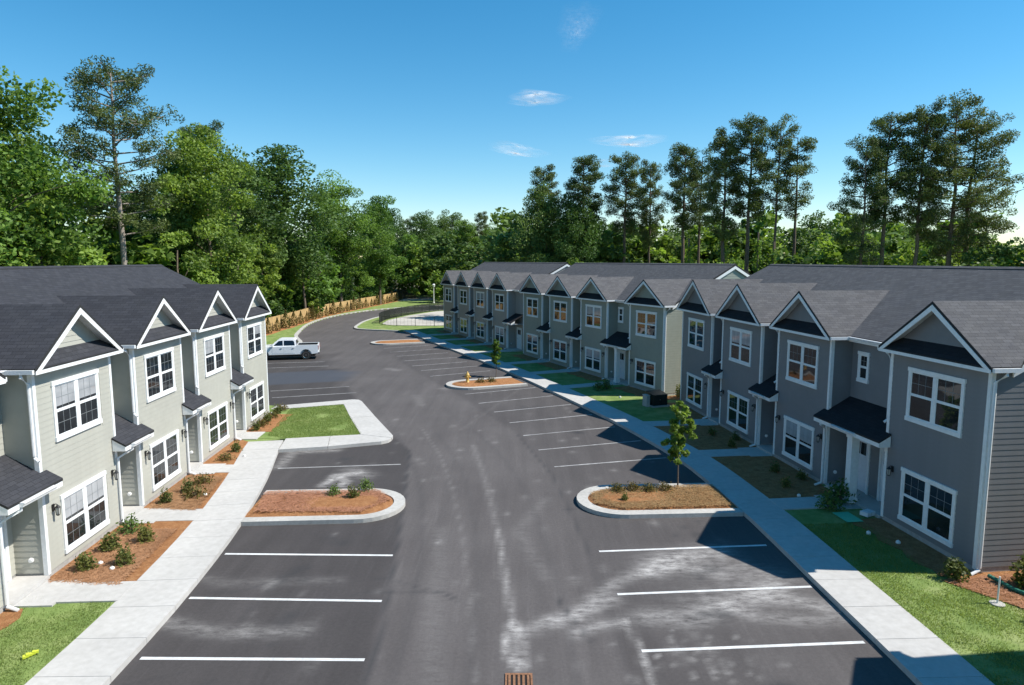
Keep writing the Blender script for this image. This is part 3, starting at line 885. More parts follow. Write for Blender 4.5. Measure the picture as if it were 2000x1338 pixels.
def townhouse(label, origin, ang, bays, xmin, xmax, sid, roof, porch_roof, group, board_walls=(), hole_windows=True, detail=True, grid_low=False):
    root = empty('townhouse_row', (*origin, 0.15), ang)
    tag(root, label, 'townhouse', group)
    sm, rm = M[sid], M[roof]
    rm2 = [rm, M['soffit'], M['rubber']]
    bays = sorted(bays)
    recs = []
    if bays[0][0] > xmin + 0.3: recs.append((xmin, bays[0][0]))
    for a, b in zip(bays[:-1], bays[1:]): recs.append((a[1], b[0]))
    if bays[-1][1] < xmax - 0.3: recs.append((bays[-1][1], xmax))
    # foundation, wall cores
    fd = MB(); core = MB()
    fd.box(xmin + 0.01, xmax - 0.01, REC + 0.01, BACK - 0.01, -0.3, 0.16)
    core.box(xmin, xmax, REC, BACK, 0.16, EAVE - 0.03)
    for a, b in bays:
        fd.box(a + 0.01, b - 0.01, 0.01, REC + 0.02, -0.3, 0.155)
        core.box(a, b, 0, REC + 0.01, 0.155, EAVE - 0.06)
    fd.build('foundation', M['found'], root)
    for x, s in ((xmin + 0.0, -1), (xmax - 0.0, 1)):          # gable end walls
        zt = EAVE - 0.03
        x2 = x - s * 0.1
        A = [(x, REC, zt), (x, BACK, zt), (x, RY, zt + (RY - REC) * SLOPE + 0.1)]
        B = [(x2, REC, zt), (x2, BACK, zt), (x2, RY, zt + (RY - REC) * SLOPE + 0.1)]
        if s < 0: A.reverse(); B.reverse()
        core.poly(A); core.poly(list(reversed(B)))
    core.build('wall', sm, root)
    WZ0, WZ1 = (0.36, 2.14), (3.74, 5.50)
    # siding
    for i, (a, b) in enumerate(bays):
        c = (a + b) / 2
        hole = [(c - 1.2, c + 1.2, WZ0[0], WZ0[1]), (c - 1.2, c + 1.2, WZ1[0], WZ1[1])]
        siding(root, 'siding', (a + 0.10, 0), (1, 0), (0, -1), b - a - 0.20, 0.16, EAVE - 0.14, hole, sm, ('bay', i) in board_walls)
        for x, nx in ((a, -1), (b, 1)):
            if (nx < 0 and abs(x - xmin) < 0.3) or (nx > 0 and abs(x - xmax) < 0.3): continue
            siding(root, 'siding', (x, 0.10), (0, 1), (nx, 0), REC - 0.1, 0.16, EAVE - 0.2, [], sm)
    for a, b in recs:
        siding(root, 'siding', (a, REC), (1, 0), (0, -1), b - a, 0.16, EAVE + 0.03, [], sm)
    for x, nx, key in ((xmin, -1, 'low'), (xmax, 1, 'high')):
        flush = any(abs(bb - x) < 0.3 for bay in bays for bb in bay)
        y0 = 0.10 if flush else REC + 0.1
        if nx > 0: siding(root, 'siding', (x, y0), (0, 1), (nx, 0), BACK - y0, 0.16, EAVE - 0.02, [], sm, key in board_walls)
        else: siding(root, 'siding', (x, BACK), (0, -1), (nx, 0), BACK - y0, 0.16, EAVE - 0.02, [], sm, key in board_walls)
        g = MB()                                                   # courses of the gable triangle
        for lo, hi in lap_rows(EAVE - 0.02, RIDGE_Z - 0.1):
            f0 = REC + max(0.0, (lo - EAVE) / SLOPE); f1 = BACK - (f0 - REC)
            if f1 - f0 < 0.2: break
            o0 = 0.011 * nx; o1 = 0.003 * nx
            q = [(x + o0, f0, lo), (x + o0, f1, lo), (x + o1, f1 - LAP / SLOPE, hi), (x + o1, f0 + LAP / SLOPE, hi)]
            if nx < 0: q.reverse()
            g.poly(q)
        g.build('gable_siding', sm, root)
    siding(root, 'siding', (xmax, BACK), (-1, 0), (0, 1), xmax - xmin, 0.16, EAVE, [], sm)
    # corner trims
    for a, b in bays:
        for x0, x1 in ((a - 0.024, a + 0.10), (b - 0.10, b + 0.024)):
            t = MB(); t.box(x0, x1, -0.026, 0.10, 0.10, EAVE - 0.1); t.build('corner_trim', M['white'], root)
    for x0, x1 in ((xmin - 0.024, xmin + 0.1), (xmax - 0.1, xmax + 0.024)):
        t = MB(); t.box(x0, x1, BACK - 0.1, BACK + 0.024, 0.1, EAVE - 0.1); t.build('corner_trim', M['white'], root)
    # main roof
    ox = 0.10
    th = 0.13
    mr = MB()
    mr.slab([(xmin - ox, EY, EAVE), (xmax + ox, EY, EAVE), (xmax + ox, RY, RIDGE_Z), (xmin - ox, RY, RIDGE_Z)], th, 0, 1, 2)
    mr.slab([(xmin - ox, RY, RIDGE_Z), (xmax + ox, RY, RIDGE_Z), (xmax + ox, 2 * RY - EY, EAVE), (xmin - ox, 2 * RY - EY, EAVE)], th, 0, 1, 2)
    main = mr.build('roof', rm2, root)
    cap = MB()
    cap.slab([(xmin - ox, RY - 0.15, RIDGE_Z - 0.05), (xmax + ox, RY - 0.15, RIDGE_Z - 0.05), (xmax + ox, RY, RIDGE_Z + 0.03), (xmin - ox, RY, RIDGE_Z + 0.03)], 0.05, 0, 0, 2)
    cap.slab([(xmin - ox, RY, RIDGE_Z + 0.03), (xmax + ox, RY, RIDGE_Z + 0.03), (xmax + ox, RY + 0.15, RIDGE_Z - 0.05), (xmin - ox, RY + 0.15, RIDGE_Z - 0.05)], 0.05, 0, 0, 2)
    cap.build('ridge_cap', rm2, main)
    # ridge vents, plumbing stacks on the rear slope
    for k in range(len(bays)):
        xx = bays[k][0] + 1.0
        pv = MB(); zz = RIDGE_Z - (1.3) * SLOPE
        pv.tube([(xx, RY + 1.3, zz - 0.1), (xx, RY + 1.3, zz + 0.32)], 0.05, 8)
        pv.build('vent_pipe', M['black'], main)
    # rake boards on both gable ends
    for x, s in ((xmin - ox, -1), (xmax + ox, 1)):
        for (ya, za, yb, zb) in ((EY, EAVE, RY, RIDGE_Z), (2 * RY - EY, EAVE, RY, RIDGE_Z)):
            r_ = MB()
            x2 = x - s * 0.03; x1 = x + s * 0.012
            pts = [(ya, za - th), (yb, zb - th), (yb, zb - th - 0.2), (ya, za - th - 0.2)]
            P0 = [(x1, p, z) for p, z in pts]; P1 = [(x2, p, z) for p, z in pts]
            r_.poly(P0); r_.poly(list(reversed(P1)))
            for i in range(4):
                j = (i + 1) % 4
                r_.poly([P0[i], P0[j], P1[j], P1[i]])
            r_.build('rake_board', M['white'], root)
    # soffit and gutters of the recess eaves
    for a, b in recs:
        sf = MB(); sf.box(a, b, EY + 0.02, REC, EAVE - 0.20, EAVE - 0.17); sf.build('soffit', M['soffit'], root)
        g = MB(); ea, eb = max(a + 0.20, xmin), min(b - 0.20, xmax)
        if eb - ea > 0.3:
            gutter_box(g, ea, eb, EY + 0.005, EAVE - 0.03); g.box(ea, eb, EY + 0.006, EY + 0.03, EAVE - 0.22, EAVE - 0.14)
            g.build('gutter', M['gutter'], root)
    # rear gutter
    g = MB(); g.box(xmin, xmax, 2 * RY - EY, 2 * RY - EY + 0.1, EAVE - 0.14, EAVE - 0.03); g.build('gutter', M['gutter'], root)
    # gables over the bays
    OV, FY, K = 0.30, 0.06, 0.70
    for i, (a, b) in enumerate(bays):
        x0, x1 = a - OV, b + OV; c = (a + b) / 2
        zt = EAVE + K * (c - x0)
        yb = EY + (zt - EAVE) / SLOPE
        y0 = -0.32
        gr = MB()
        gr.slab([(x0, y0, EAVE), (c, y0, zt), (c, yb, zt), (x0, EY, EAVE)], th, 0, 1, 2)
        gr.slab([(c, y0, zt), (x1, y0, EAVE), (x1, EY, EAVE), (c, yb, zt)], th, 0, 1, 2)
        gob = gr.build('gable_roof', rm2, root)
        # triangular wall, set back behind the pent strip
        zp = EAVE + 0.36
        w = MB()
        for lo, hi in lap_rows(zp - 0.05, zt - 0.15):
            h0 = (zt - 0.10 - lo) / K; h1 = max(0.0, (zt - 0.10 - hi) / K)
            w.poly([(c - h0, FY - 0.016, lo), (c + h0, FY - 0.016, lo), (c + h1, FY - 0.003, hi), (c - h1, FY - 0.003, hi)])
            w.poly([(c - h0, FY, lo), (c + h0, FY, lo), (c + h0, FY - 0.016, lo), (c - h0, FY - 0.016, lo)])
        w.build('gable_wall', sm, root)
        # pent roof below the triangle
        kk = (zp - (EAVE - 0.02)) / (FY + 0.32)
        inx = 0.36 / K
        p = MB(); p.slab([(x0 + 0.05, -0.32, EAVE - 0.02), (x1 - 0.05, -0.32, EAVE - 0.02), (x1 - inx, FY, zp), (x0 + inx, FY, zp)], 0.05, 0, 1, 2)
        p.build('pent_roof', [M[porch_roof] if porch_roof != roof else rm, M['soffit'], M['rubber']], root)
        # soffit + fascia along the front eave, returns at the sides
        s_ = MB(); s_.box(a - OV + 0.03, b + OV - 0.03, -0.30, -0.001, EAVE - 0.165, EAVE - 0.14); s_.box(a - OV + 0.03, a - 0.001, 0.0, EY, EAVE - 0.165, EAVE - 0.14); s_.box(b + 0.001, b + OV - 0.03, 0.0, EY, EAVE - 0.165, EAVE - 0.14)
        s_.build('soffit', M['soffit'], root)
        f_ = MB(); f_.box(a - OV + 0.01, b + OV - 0.01, -0.325, -0.301, EAVE - 0.175, EAVE - 0.075)
        f_.build('fascia', M['white'], root)
        for xx, s in ((x0, -1), (x1, 1)):                          # side gutters of the gable roof
            g = MB(); g.box(xx + s * 0.002, xx + s * 0.09, -0.29, EY - 0.02, EAVE - 0.15, EAVE - 0.035); g.build('gutter', M['gutter'], gob)
        # rake boards of the gable
        for s in (-1, 1):
            r_ = MB()
            xe = c + s * (c - x0)
            pts = [(xe, EAVE - th + 0.02), (c, zt - th + 0.02), (c, zt - th - 0.165), (xe - s * 0.27, EAVE - 0.06)]
            if s > 0: pts.reverse()
            P0 = [(x, y0 - 0.012, z) for x, z in pts]; P1 = [(x, y0 + 0.02, z) for x, z in pts]
            r_.poly(list(reversed(P0))); r_.poly(P1)
            for q in range(4):
                q2 = (q + 1) % 4
                r_.poly([P0[q], P0[q2], P1[q2], P1[q]])
            r_.build('rake_board', M['white'], gob)
        # windows and lanterns
        window(root, c, WZ0[0], 0, 2.36, WZ0[1] - WZ0[0], True, grid_low)
        window(root, c, WZ1[0], 0, 2.36, WZ1[1] - WZ1[0], True, grid_low)
        if any(abs(r1 - a) < 0.01 for _, r1 in recs): lantern(root, a + 0.42, -0.014, 1.92)
        if any(abs(r0 - b) < 0.01 for r0, _ in recs): lantern(root, b - 0.36, -0.014, 1.92)
        # downspout on the low-x corner, dropping onto the porch roof
        if any(abs(r1 - a) < 0.01 for _, r1 in recs):
            downspout(root, a - 0.075, 0.045, EAVE - 0.13, 3.42, -0.28, 0.0, (-0.02, -0.12))
    bx = bays[-1][1]
    if abs(bx - xmax) < 0.01:                                      # full height downspout on the free corner
        downspout(root, bx + 0.075, 0.045, EAVE - 0.13, 0.02, 0.26, 0.10, (0.05, -0.3))
    # entries
    PZ, PT_, PF = 2.84, 3.62, 0.46
    ps = (PT_ - PZ) / (REC + PF)
    for a, b in recs:
        wide = b - a > 2.2
        le = 0.26 if a > xmin + 0.01 else 0.0
        re = 0.26 if b < xmax - 0.01 else 0.0
        def zz(y): return PT_ - ps * (REC - y)
        pr = MB()
        pr.slab([(a, -PF, PZ), (b, -PF, PZ), (b, REC, PT_), (a, REC, PT_)], 0.07, 0, 1, 2)
        if le: pr.slab([(a - le, -PF, PZ), (a, -PF, PZ), (a, -0.03, zz(-0.03)), (a - le, -0.03, zz(-0.03))], 0.07, 0, 1, 2)
        if re: pr.slab([(b, -PF, PZ), (b + re, -PF, PZ), (b + re, -0.03, zz(-0.03)), (b, -0.03, zz(-0.03))], 0.07, 0, 1, 2)
        pro = pr.build('porch_roof', [M[porch_roof], M['soffit'], M['rubber']], root)
        fa = MB()
        fa.box(a - le + 0.01, b + re - 0.01, -PF + 0.012, -PF + 0.04, PZ - 0.22, PZ - 0.062)
        for xx in (a - le + 0.01, b + re - 0.04):
            q = [(xx, -PF + 0.04, PZ - 0.22), (xx, -0.03, PZ - 0.22), (xx, -0.03, zz(-0.03) - 0.075), (xx, -PF + 0.04, PZ - 0.06)]
            q2 = [(xx + 0.03, *p[1:]) for p in q]
            fa.poly(list(reversed(q))); fa.poly(q2)
            for i in range(4):
                j = (i + 1) % 4
                fa.poly([q[i], q[j], q2[j], q2[i]])
        fa.box(a - le + 0.045, b + re - 0.045, -PF + 0.045, -0.035, PZ - 0.20, PZ - 0.18)
        fa.build('porch_fascia', M['white'], pro)
        g = MB(); m_ = (a + b) / 2; hw = min(0.7, (b - a) * 0.42)
        gutter_box(g, m_ - hw, m_ + hw, -PF + 0.008, PZ - 0.055); g.build('gutter', M['gutter'], pro)
        ce = MB(); ce.box(a + 0.002, b - 0.002, 0.0, REC - 0.02, PZ - 0.2, PZ - 0.17); ce.build('porch_ceiling', M['soffit'], root)
        st = MB(); st.box(a + 0.03, b - 0.03, -0.06, REC - 0.02, -0.1, 0.10); st.build('stoop', M['concrete'], root)
        downspout(root, a - 0.06 if le else a + 0.1, -0.08, PZ - 0.16, 0.02, 0.30, -0.36, (-0.02, -0.28))
        if wide and le and re:
            door(root, m_ - 0.85, REC - 0.004, 0.10, hinge=1); door(root, m_ + 0.85, REC - 0.004, 0.10, hinge=-1)
            cl = MB(); cl.box(m_ + 0.02, m_ + 0.32, -0.30, 0.0, 0.05, PZ - 0.2); cl.box(m_ - 0.01, m_ + 0.35, -0.33, 0.03, 0.05, 0.22); cl.box(m_ - 0.01, m_ + 0.35, -0.33, 0.03, PZ - 0.36, PZ - 0.205)
            cl.build('porch_column', M['white'], root)
            window(root, m_ - 1.0, 4.30, REC, 0.66, 1.18, False); window(root, m_ + 1.0, 4.30, REC, 0.66, 1.18, False)
        else:
            door(root, (a + b) / 2 + 0.05, REC - 0.004, 0.10)
            if wide: window(root, (a + b) / 2, 4.30, REC, 0.66, 1.18, False)
        # white dryer vent low on the side wall of the recess
        if re or le:
            x_, s_ = (b, -1) if re else (a, 1)
            v = MB(); v.lathe([(0.075, 0.0), (0.075, s_ * 0.03), (0.055, s_ * 0.07), (0.03, s_ * 0.075)], (x_, 0.42, 0.55), 10, axis='x'); v.build('vent_cap', M['vent'], root)
            x_, s_ = (a, 1) if le else (b, -1)
            v = MB(); v.lathe([(0.075, 0.0), (0.075, s_ * 0.03), (0.055, s_ * 0.07), (0.03, s_ * 0.075)], (x_, 0.42, 0.55), 10, axis='x'); v.build('vent_cap', M['vent'], root)
    return root

def front_axes(origin, far, mirrored):
    d = np.array(far) - np.array(origin); d /= np.linalg.norm(d)
    return math.atan2(d[1], d[0]) if not mirrored else math.atan2(-d[1], -d[0])

G_ROW = "two storey townhouse rows"
L_O, L_F = (-13.13, 18.2), (-14.2, 38.65)
bL = [(-11.6, -7.6), (-5.9, -1.75), (0.0, 3.95), (5.45, 9.35), (10.8, 14.85), (16.5, 20.5)]
rowL = townhouse("sunlit pale sage townhouse row with charcoal roof and white gable trim on the left", L_O, front_axes(L_O, L_F, False), bL, -11.6, 20.5,
                 'sid_sage', 'roof_char', 'roof_char', G_ROW, board_walls={('bay', 1), ('bay', 2)}, grid_low=True)
R_O, R_F = (13.35, 18.53), (10.72, 41.4)
bR = [(-23.6, -19.1), (-17.7, -13.3), (-11.75, -7.65), (-4.15, 0.0)]
rowR = townhouse("dark slate gray townhouse row nearest on the right, its front in shade", R_O, front_axes(R_O, R_F, True), bR, -23.6, 0.0,
                 'sid_slate', 'roof_gray', 'roof_shaded', G_ROW, board_walls={('bay', 3), 'high'})
M_O, M_F = (9.96, 44.0), (1.27, 63.73)
bM = [(-22.0, -18.0), (-16.5, -12.5), (-11.0, -7.0), (-4.0, 0.0)]
rowM = townhouse("green gray townhouse row in the middle on the right with a cream lit end wall", M_O, front_axes(M_O, M_F, True), bM, -22.0, 0.0,
                 'sid_green', 'roof_gray', 'roof_shaded', G_ROW)
F_O, F_F = (-0.46, 67.8), (-8.54, 86.1)
bF = [(-20.5, -16.5), (-15.0, -11.0), (-9.5, -5.5), (-4.0, 0.0)]
rowF = townhouse("greige gray townhouse row farthest away on the right beside the gravel basin", F_O, front_axes(F_O, F_F, True), bF, -20.5, 1.9,
                 'sid_greige', 'roof_gray', 'roof_shaded', G_ROW)
N_O, N_F = (14.4, -9.2), (13.55, 13.9)
rowN = townhouse("slate gray townhouse row beside the camera, shading the lower right corner", N_O, front_axes(N_O, N_F, True), [(-23.05, -19.0), (-17.5, -13.5), (-11.9, -7.8), (-4.1, 0.0)], -23.05, 0.0,
                 'sid_slate', 'roof_gray', 'roof_shaded', G_ROW)

def loc2w(o, ang, x, y):
    return (o[0] + math.cos(ang) * x - math.sin(ang) * y, o[1] + math.sin(ang) * x + math.cos(ang) * y)
aL, aR, aM, aF = front_axes(L_O, L_F, False), front_axes(R_O, R_F, True), front_axes(M_O, M_F, True), front_axes(F_O, F_F, True)

def to_line(line, p, inset=0.0):
    """nearest point of a polyline"""
    P = np.array(line); best = None
    for a, b in zip(P[:-1], P[1:]):
        d = b - a; t = np.clip(((np.array(p) - a) @ d) / (d @ d), 0, 1); q = a + t * d
        e = np.linalg.norm(q - np.array(p))
        if best is None or e < best[0]: best = (e, q)
    return best[1]

def cross_line(line, p, dirv):
    """where the ray from p along dirv meets the polyline"""
    p = np.array(p, float); dv = np.array(dirv, float)
    P = np.array(line)
    for a, b in zip(P[:-1], P[1:]):
        e = b - a
        den = dv[0] * e[1] - dv[1] * e[0]
        if abs(den) < 1e-9: continue
        w = a - p
        t = (w[0] * e[1] - w[1] * e[0]) / den; s = (w[0] * dv[1] - w[1] * dv[0]) / den
        if t > 0 and -1e-6 <= s <= 1 + 1e-6: return tuple(p + dv * t)
    return None

def front_strip(o, ang, bays, edge, kinds, walk_labels, bed_labels, off, xmin=None, xmax=None, mixed=()):
    """entry walks from every recess to the sidewalk and planting beds between them"""
    bays = sorted(bays)
    out = (math.sin(ang), -math.cos(ang))            # outward from the front
    ex = (math.cos(ang), math.sin(ang))
    recs = [(a[1], b[0]) for a, b in zip(bays[:-1], bays[1:])]
    if xmax is not None: recs.append((bays[-1][1], xmax))
    def pt(x, y): return loc2w(o, ang, x, y)
    for k, (a, b) in enumerate(recs):
        m = (a + b) / 2
        w0 = m - 0.55; w1 = m + 0.55
        dpt = 1.05
        inner = [pt(m - 0.72, -0.07), pt(m - 0.72, -dpt), pt(m + 0.72, -dpt), pt(m + 0.72, -0.07)]
        e0, e1 = cross_line(edge, pt(w0, 0), out), cross_line(edge, pt(w1, 0), out)
        pieces = [inner]
        if e0 and e1:
            def lerp(p, q, t): return (p[0] + (q[0] - p[0]) * t, p[1] + (q[1] - p[1]) * t)
            s0, s1 = pt(w0, -dpt - 0.008), pt(w1, -dpt - 0.008)
            L = math.hypot(e0[0] - s0[0], e0[1] - s0[1]); n = max(1, int(round(L / 1.4)))
            for i in range(n):
                t0, t1 = i / n + (0.006 / L if i else 0), (i + 1) / n - 0.004 / L
                pieces.append([lerp(s0, e0, t0), lerp(s1, e1, t0), lerp(s1, e1, t1), lerp(s0, e0, t1)])
        walk(pieces, walk_labels[k])
    for k, (a, b) in enumerate(bays):
        if not kinds[k]: continue
        deep = kinds[k]
        gl = min([a - r1 + (r1 - r0) / 2 - 0.5 for r0, r1 in recs if abs(r1 - a) < 0.01] + [9.0]); gh = min([(r1 - r0) / 2 - 0.5 for r0, r1 in recs if abs(r0 - b) < 0.01] + [9.0])
        gl = 0.05 if gl > 5 else gl; gh = 0.05 if gh > 5 else gh
        xa, xb = (a - gl, b + gh) if deep == 'full' else (a - 0.05, b + 0.05)
        if deep == 'full':
            p = [pt(xa, 0.2)]
            ns = 8
            far = []
            for i in range(ns + 1):
                x = xa + (xb - xa) * i / ns
                e = cross_line(edge, pt(x, 0), out) or tuple(to_line(edge, pt(x, 0)))
                far.append((e[0] - out[0] * 0.02, e[1] - out[1] * 0.02))
            poly = [pt(a, 0.2), pt(a, -0.02), pt(xa, -0.02)] + far + [pt(xb, -0.02), pt(b, -0.02), pt(b, 0.2)]
        else:
            n = 10
            poly = [pt(xa, 0.2)] + [pt(xa + (xb - xa) * i / n, -deep + 0.12 * math.sin(i * 1.9 + k)) for i in range(n + 1)] + [pt(xb, 0.2)]
        bed(poly, bed_labels[k])

front_strip(L_O, aL, bL, offset(LW, -1.62), [None, 0.5, 'full', 'full', 'full', 1.3],
            ["short entry walk of the green row beside the camera", "entry walk of the green row at the near grass corner", "entry walk of the green row past the first shrub bed",
             "entry walk of the green row between second and third shrub beds", "entry walk of the green row next to the grass square"],
            [None, "thin straw strip under the near corner of the green row", "near pine straw bed with five shrubs in front of the green row", "middle pine straw bed with sparse shrubs in front of the green row", "small far pine straw bed in front of the green row", "pine straw bed at the end of the green row beside the grass square"], 1)
front_strip(R_O, aR, bR, offset(RW, 1.48), [1.0, 'full', 'full', 1.15],
            ["shaded entry walk between the two far bays of the slate row", "shaded entry walk in the middle of the slate row", "shaded wide entry walk under the big porch of the slate row"],
            ["shaded straw strip along the far bay of the slate row", "shaded brown mulch bed at the third bay of the slate row", "shaded brown mulch bed left of the big porch of the slate row", "shaded straw strip under the nearest window of the slate row"], 1)
front_strip(M_O, aM, bM, offset(RW, 1.48), [1.3] * 4,
            ["shaded entry walk between the far bays of the green gray row", "shaded entry walk in the middle of the green gray row", "shaded entry walk under the porch of the green gray row"],
            ["shaded straw strip at the far bay of the green gray row", "shaded straw strip at the third bay of the green gray row", "shaded straw strip left of the porch of the green gray row", "shaded straw strip at the near bay of the green gray row"], 1)
front_strip(F_O, aF, bF, offset(RW, 1.48), [1.1] * 4,
            ["shaded entry walk at the far end of the farthest row", "shaded entry walk in the middle of the farthest row", "shaded entry walk before the last bay of the farthest row", "lit entry walk at the near end of the farthest row"],
            ["shaded straw strip at the last bay of the farthest row", "shaded straw strip at the third bay of the farthest row", "shaded straw strip at the second bay of the farthest row", "shaded straw strip at the first bay of the farthest row"], 1, xmax=1.9)
bed([(12.1, 18.1), (13.4, 18.55), (25, 19.9), (25, 16.4), (15.4, 15.3), (13.5, 16.2)], "sunlit pine straw strip along the near end wall of the slate row")
bed([(10.0, 43.9), (20.5, 48.4), (20.9, 47.2), (11.5, 42.8), (9.9, 43.0)], "sunlit pine straw strip along the end wall of the green gray row")

# ------------------------------------------------------------------ vegetation
def quads(cent, size, aspect=0.6, up=0.25, fold=None):
    n = len(cent)
    nr = rng.normal(size=(n, 3)); nr[:, 2] += up * 2
    nr /= np.linalg.norm(nr, axis=1)[:, None]
    t = rng.normal(size=(n, 3)); t -= nr * (t * nr).sum(1)[:, None]
    t /= np.linalg.norm(t, axis=1)[:, None]
    b = np.cross(nr, t)
    s = np.asarray(size)[:, None] if np.ndim(size) else size
    t = t * s * 0.5; b = b * s * 0.5 * aspect
    k = rng.uniform(0.3, 0.9, (n, 1))
    v = np.stack([cent - t, cent - b * 1.0 + t * 0.1 * k, cent + t, cent + b * 1.0 - t * 0.1 * k], 1).reshape(-1, 3)
    f = np.arange(n * 4).reshape(-1, 4)
    return v, f

def ball(n, fill=0.35):
    d = rng.normal(size=(n, 3)); d /= np.linalg.norm(d, axis=1)[:, None]
    r = np.where(rng.random(n) < fill, rng.random(n) ** 0.5, 0.85 + 0.25 * rng.random(n))
    return d * r[:, None]

def broad_arrays(h, rad, base, nclump, per, leaf, lean=0.0, columnar=1.0):
    """clump centres follow an uneven crown envelope; returns crown arrays and limb list"""
    cz = base + (h - base) * 0.52
    rz = (h - base) * 0.52
    cen = []
    lob = rng.uniform(0, 2 * math.pi, 4); amp = rng.uniform(0.08, 0.28, 4)
    while len(cen) < nclump:
        d = rng.normal(size=3); d /= np.linalg.norm(d)
        rr = rng.random() ** 0.36
        az = math.atan2(d[1], d[0])
        env = 1 + sum(a * math.sin((i + 2) * az + l + 2 * d[2]) for i, (a, l) in enumerate(zip(amp, lob)))
        zf = d[2] * rr
        wid = rad * env * (1.0 - 0.25 * max(0, zf)) * (1.0 - 0.15 * max(0, -zf))
        c = np.array([d[0] * rr * wid, d[1] * rr * wid, cz + zf * rz * (0.92 + 0.12 * rng.random())])
        cen.append(c)
    cen = np.array(cen)
    V, T = [], []
    for c in cen:
        r = rng.uniform(0.16, 0.30) * rad * 1.05
        n = int(per * rng.uniform(0.7, 1.3))
        p = ball(n) * np.array([r, r, r * 0.72]) + c
        V.append(p)
        tone = rng.uniform(0.1, 0.85)
        T.append(np.clip(tone + rng.normal(size=n) * 0.16, 0, 1))
    P = np.concatenate(V); T = np.concatenate(T)
    v, f = quads(P, leaf * rng.uniform(0.7, 1.35, len(P)), 0.62, 0.5)
    return v, f, T, cen

def trunk_mesh(name, h, r0, base, cen, mat, wob=0.25, limbs=14, top=0.86):
    mb = MB()
    zs = np.linspace(0, h * top, 9)
    off = np.cumsum(rng.normal(size=(9, 2)) * wob * h / 90, 0); off[0] = 0
    path = [(off[i, 0], off[i, 1], z) for i, z in enumerate(zs)]
    path[0] = (0, 0, -0.3)
    mb.tube(path, [r0 * (1.25 if i == 0 else 1 - 0.82 * zs[i] / (h * top)) for i in range(9)], 8)
    if len(cen):
        for c in cen[rng.permutation(len(cen))[:limbs]]:
            zb = min(max(base * 0.9, c[2] - np.hypot(c[0], c[1]) * rng.uniform(0.5, 1.0)), h * top * 0.95)
            k = zb / (h * top) * 8; i = min(int(k), 7); fr = k - i
            b = np.array(path[i]) * (1 - fr) + np.array(path[i + 1]) * fr; b[2] = zb
            m = (b + c) / 2 + np.array([0, 0, 0.08 * np.linalg.norm(c - b)])
            rr = r0 * (1 - 0.8 * zb / (h * top)) * 0.45
            mb.tube([tuple(b), tuple(m), tuple(c)], [rr, rr * 0.65, rr * 0.25], 5)
    return mb.mesh(name, mat, True)

VAR = {}
def broad_variant(key, h, rad, base, nclump, per, leaf, mat, r0=0.28):
    v, f, T, cen = broad_arrays(h, rad, base, nclump, per, leaf)
    VAR[key] = dict(h=h, trunk=trunk_mesh('trunk', h, r0, base, cen, M['bark']), crown=np_mesh('crown', v, f, M[mat], {"tone": ('FACE', T)}), v=v, f=f, T=T, mat=mat)

def pine_variant(key, h, base, spread, whorls, r0=0.30, per=110, mat='leaf_pine', flat=1.0, bark='bark_pine'):
    """tall bare trunk with layered limbs ending in needle tufts"""
    P, T, limb = [], [], []
    for w in range(whorls):
        fz = (w + rng.random()) / whorls
        z = base + (h - base - 0.8) * fz
        prof = math.sqrt(max(0.05, 1.0 - (max(0.0, fz - 0.30) / 0.78) ** 2)) * (0.62 + 0.38 * min(1.0, fz / 0.30))
        L = spread * prof * rng.uniform(0.55, 1.08)
        az = w * 2.4 + rng.normal() * 0.5
        rise = L * (rng.uniform(0.08, 0.35) + 0.25 * fz) * flat
        end = np.array([math.cos(az) * L, math.sin(az) * L, min(z + rise, h)])
        st = np.array([0, 0, z]); md = (st + end) / 2 + np.array([0, 0, -0.05 * L])
        limb.append((st, md, end))
        nt = 3 + int(L * 1.7)
        for k in range(nt):
            t = 0.42 + 0.60 * (k + rng.random() * 0.6) / nt
            c = st * (1 - t) + end * t
            side = np.array([-math.sin(az), math.cos(az), 0]) * rng.normal() * 0.26 * L * (0.5 + 0.5 * t)
            c = c + side + np.array([0, 0, rng.normal() * 0.22 + 0.15])
            r = rng.uniform(0.42, 0.72)
            n = int(per * rng.uniform(0.7, 1.2) * (r / 0.58) ** 2)
            d = ball(n, 0.55) * np.array([r, r, r * 0.78]) + c
            P.append(d)
            tone = rng.uniform(0.15, 0.8)
            T.append(np.clip(tone + rng.normal(size=n) * 0.15, 0, 1))
            if rng.random() < 0.6: limb.append((st * (1 - t) + end * t, None, c))
    P = np.concatenate(P); T = np.concatenate(T)
    v, f = quads(P, 0.27 * rng.uniform(0.7, 1.3, len(P)), 0.34, 0.5)
    mb = MB()
    zs = np.linspace(0, h * 0.97, 10)
    off = np.cumsum(rng.normal(size=(10, 2)) * 0.10, 0); off -= np.linspace(0, 1, 10)[:, None] * off[-1]
    path = [(off[i, 0], off[i, 1], zs[i]) for i in range(10)]; path[0] = (off[0, 0], off[0, 1], -0.3)
    mb.tube(path, [r0 * (1.2 if i == 0 else 1 - 0.86 * zs[i] / h) for i in range(10)], 8)
    for a, m_, b in limb:
        if m_ is None: mb.tube([tuple(a), tuple(b)], [0.025, 0.012], 4, cap=False)
        else: mb.tube([tuple(a), tuple(m_), tuple(b)], [0.075, 0.05, 0.018], 5, cap=False)
    VAR[key] = dict(h=h, trunk=mb.mesh('trunk', M[bark], True), crown=np_mesh('crown', v, f, M[mat], {"tone": ('FACE', T)}), v=v, f=f, T=T, mat=mat)

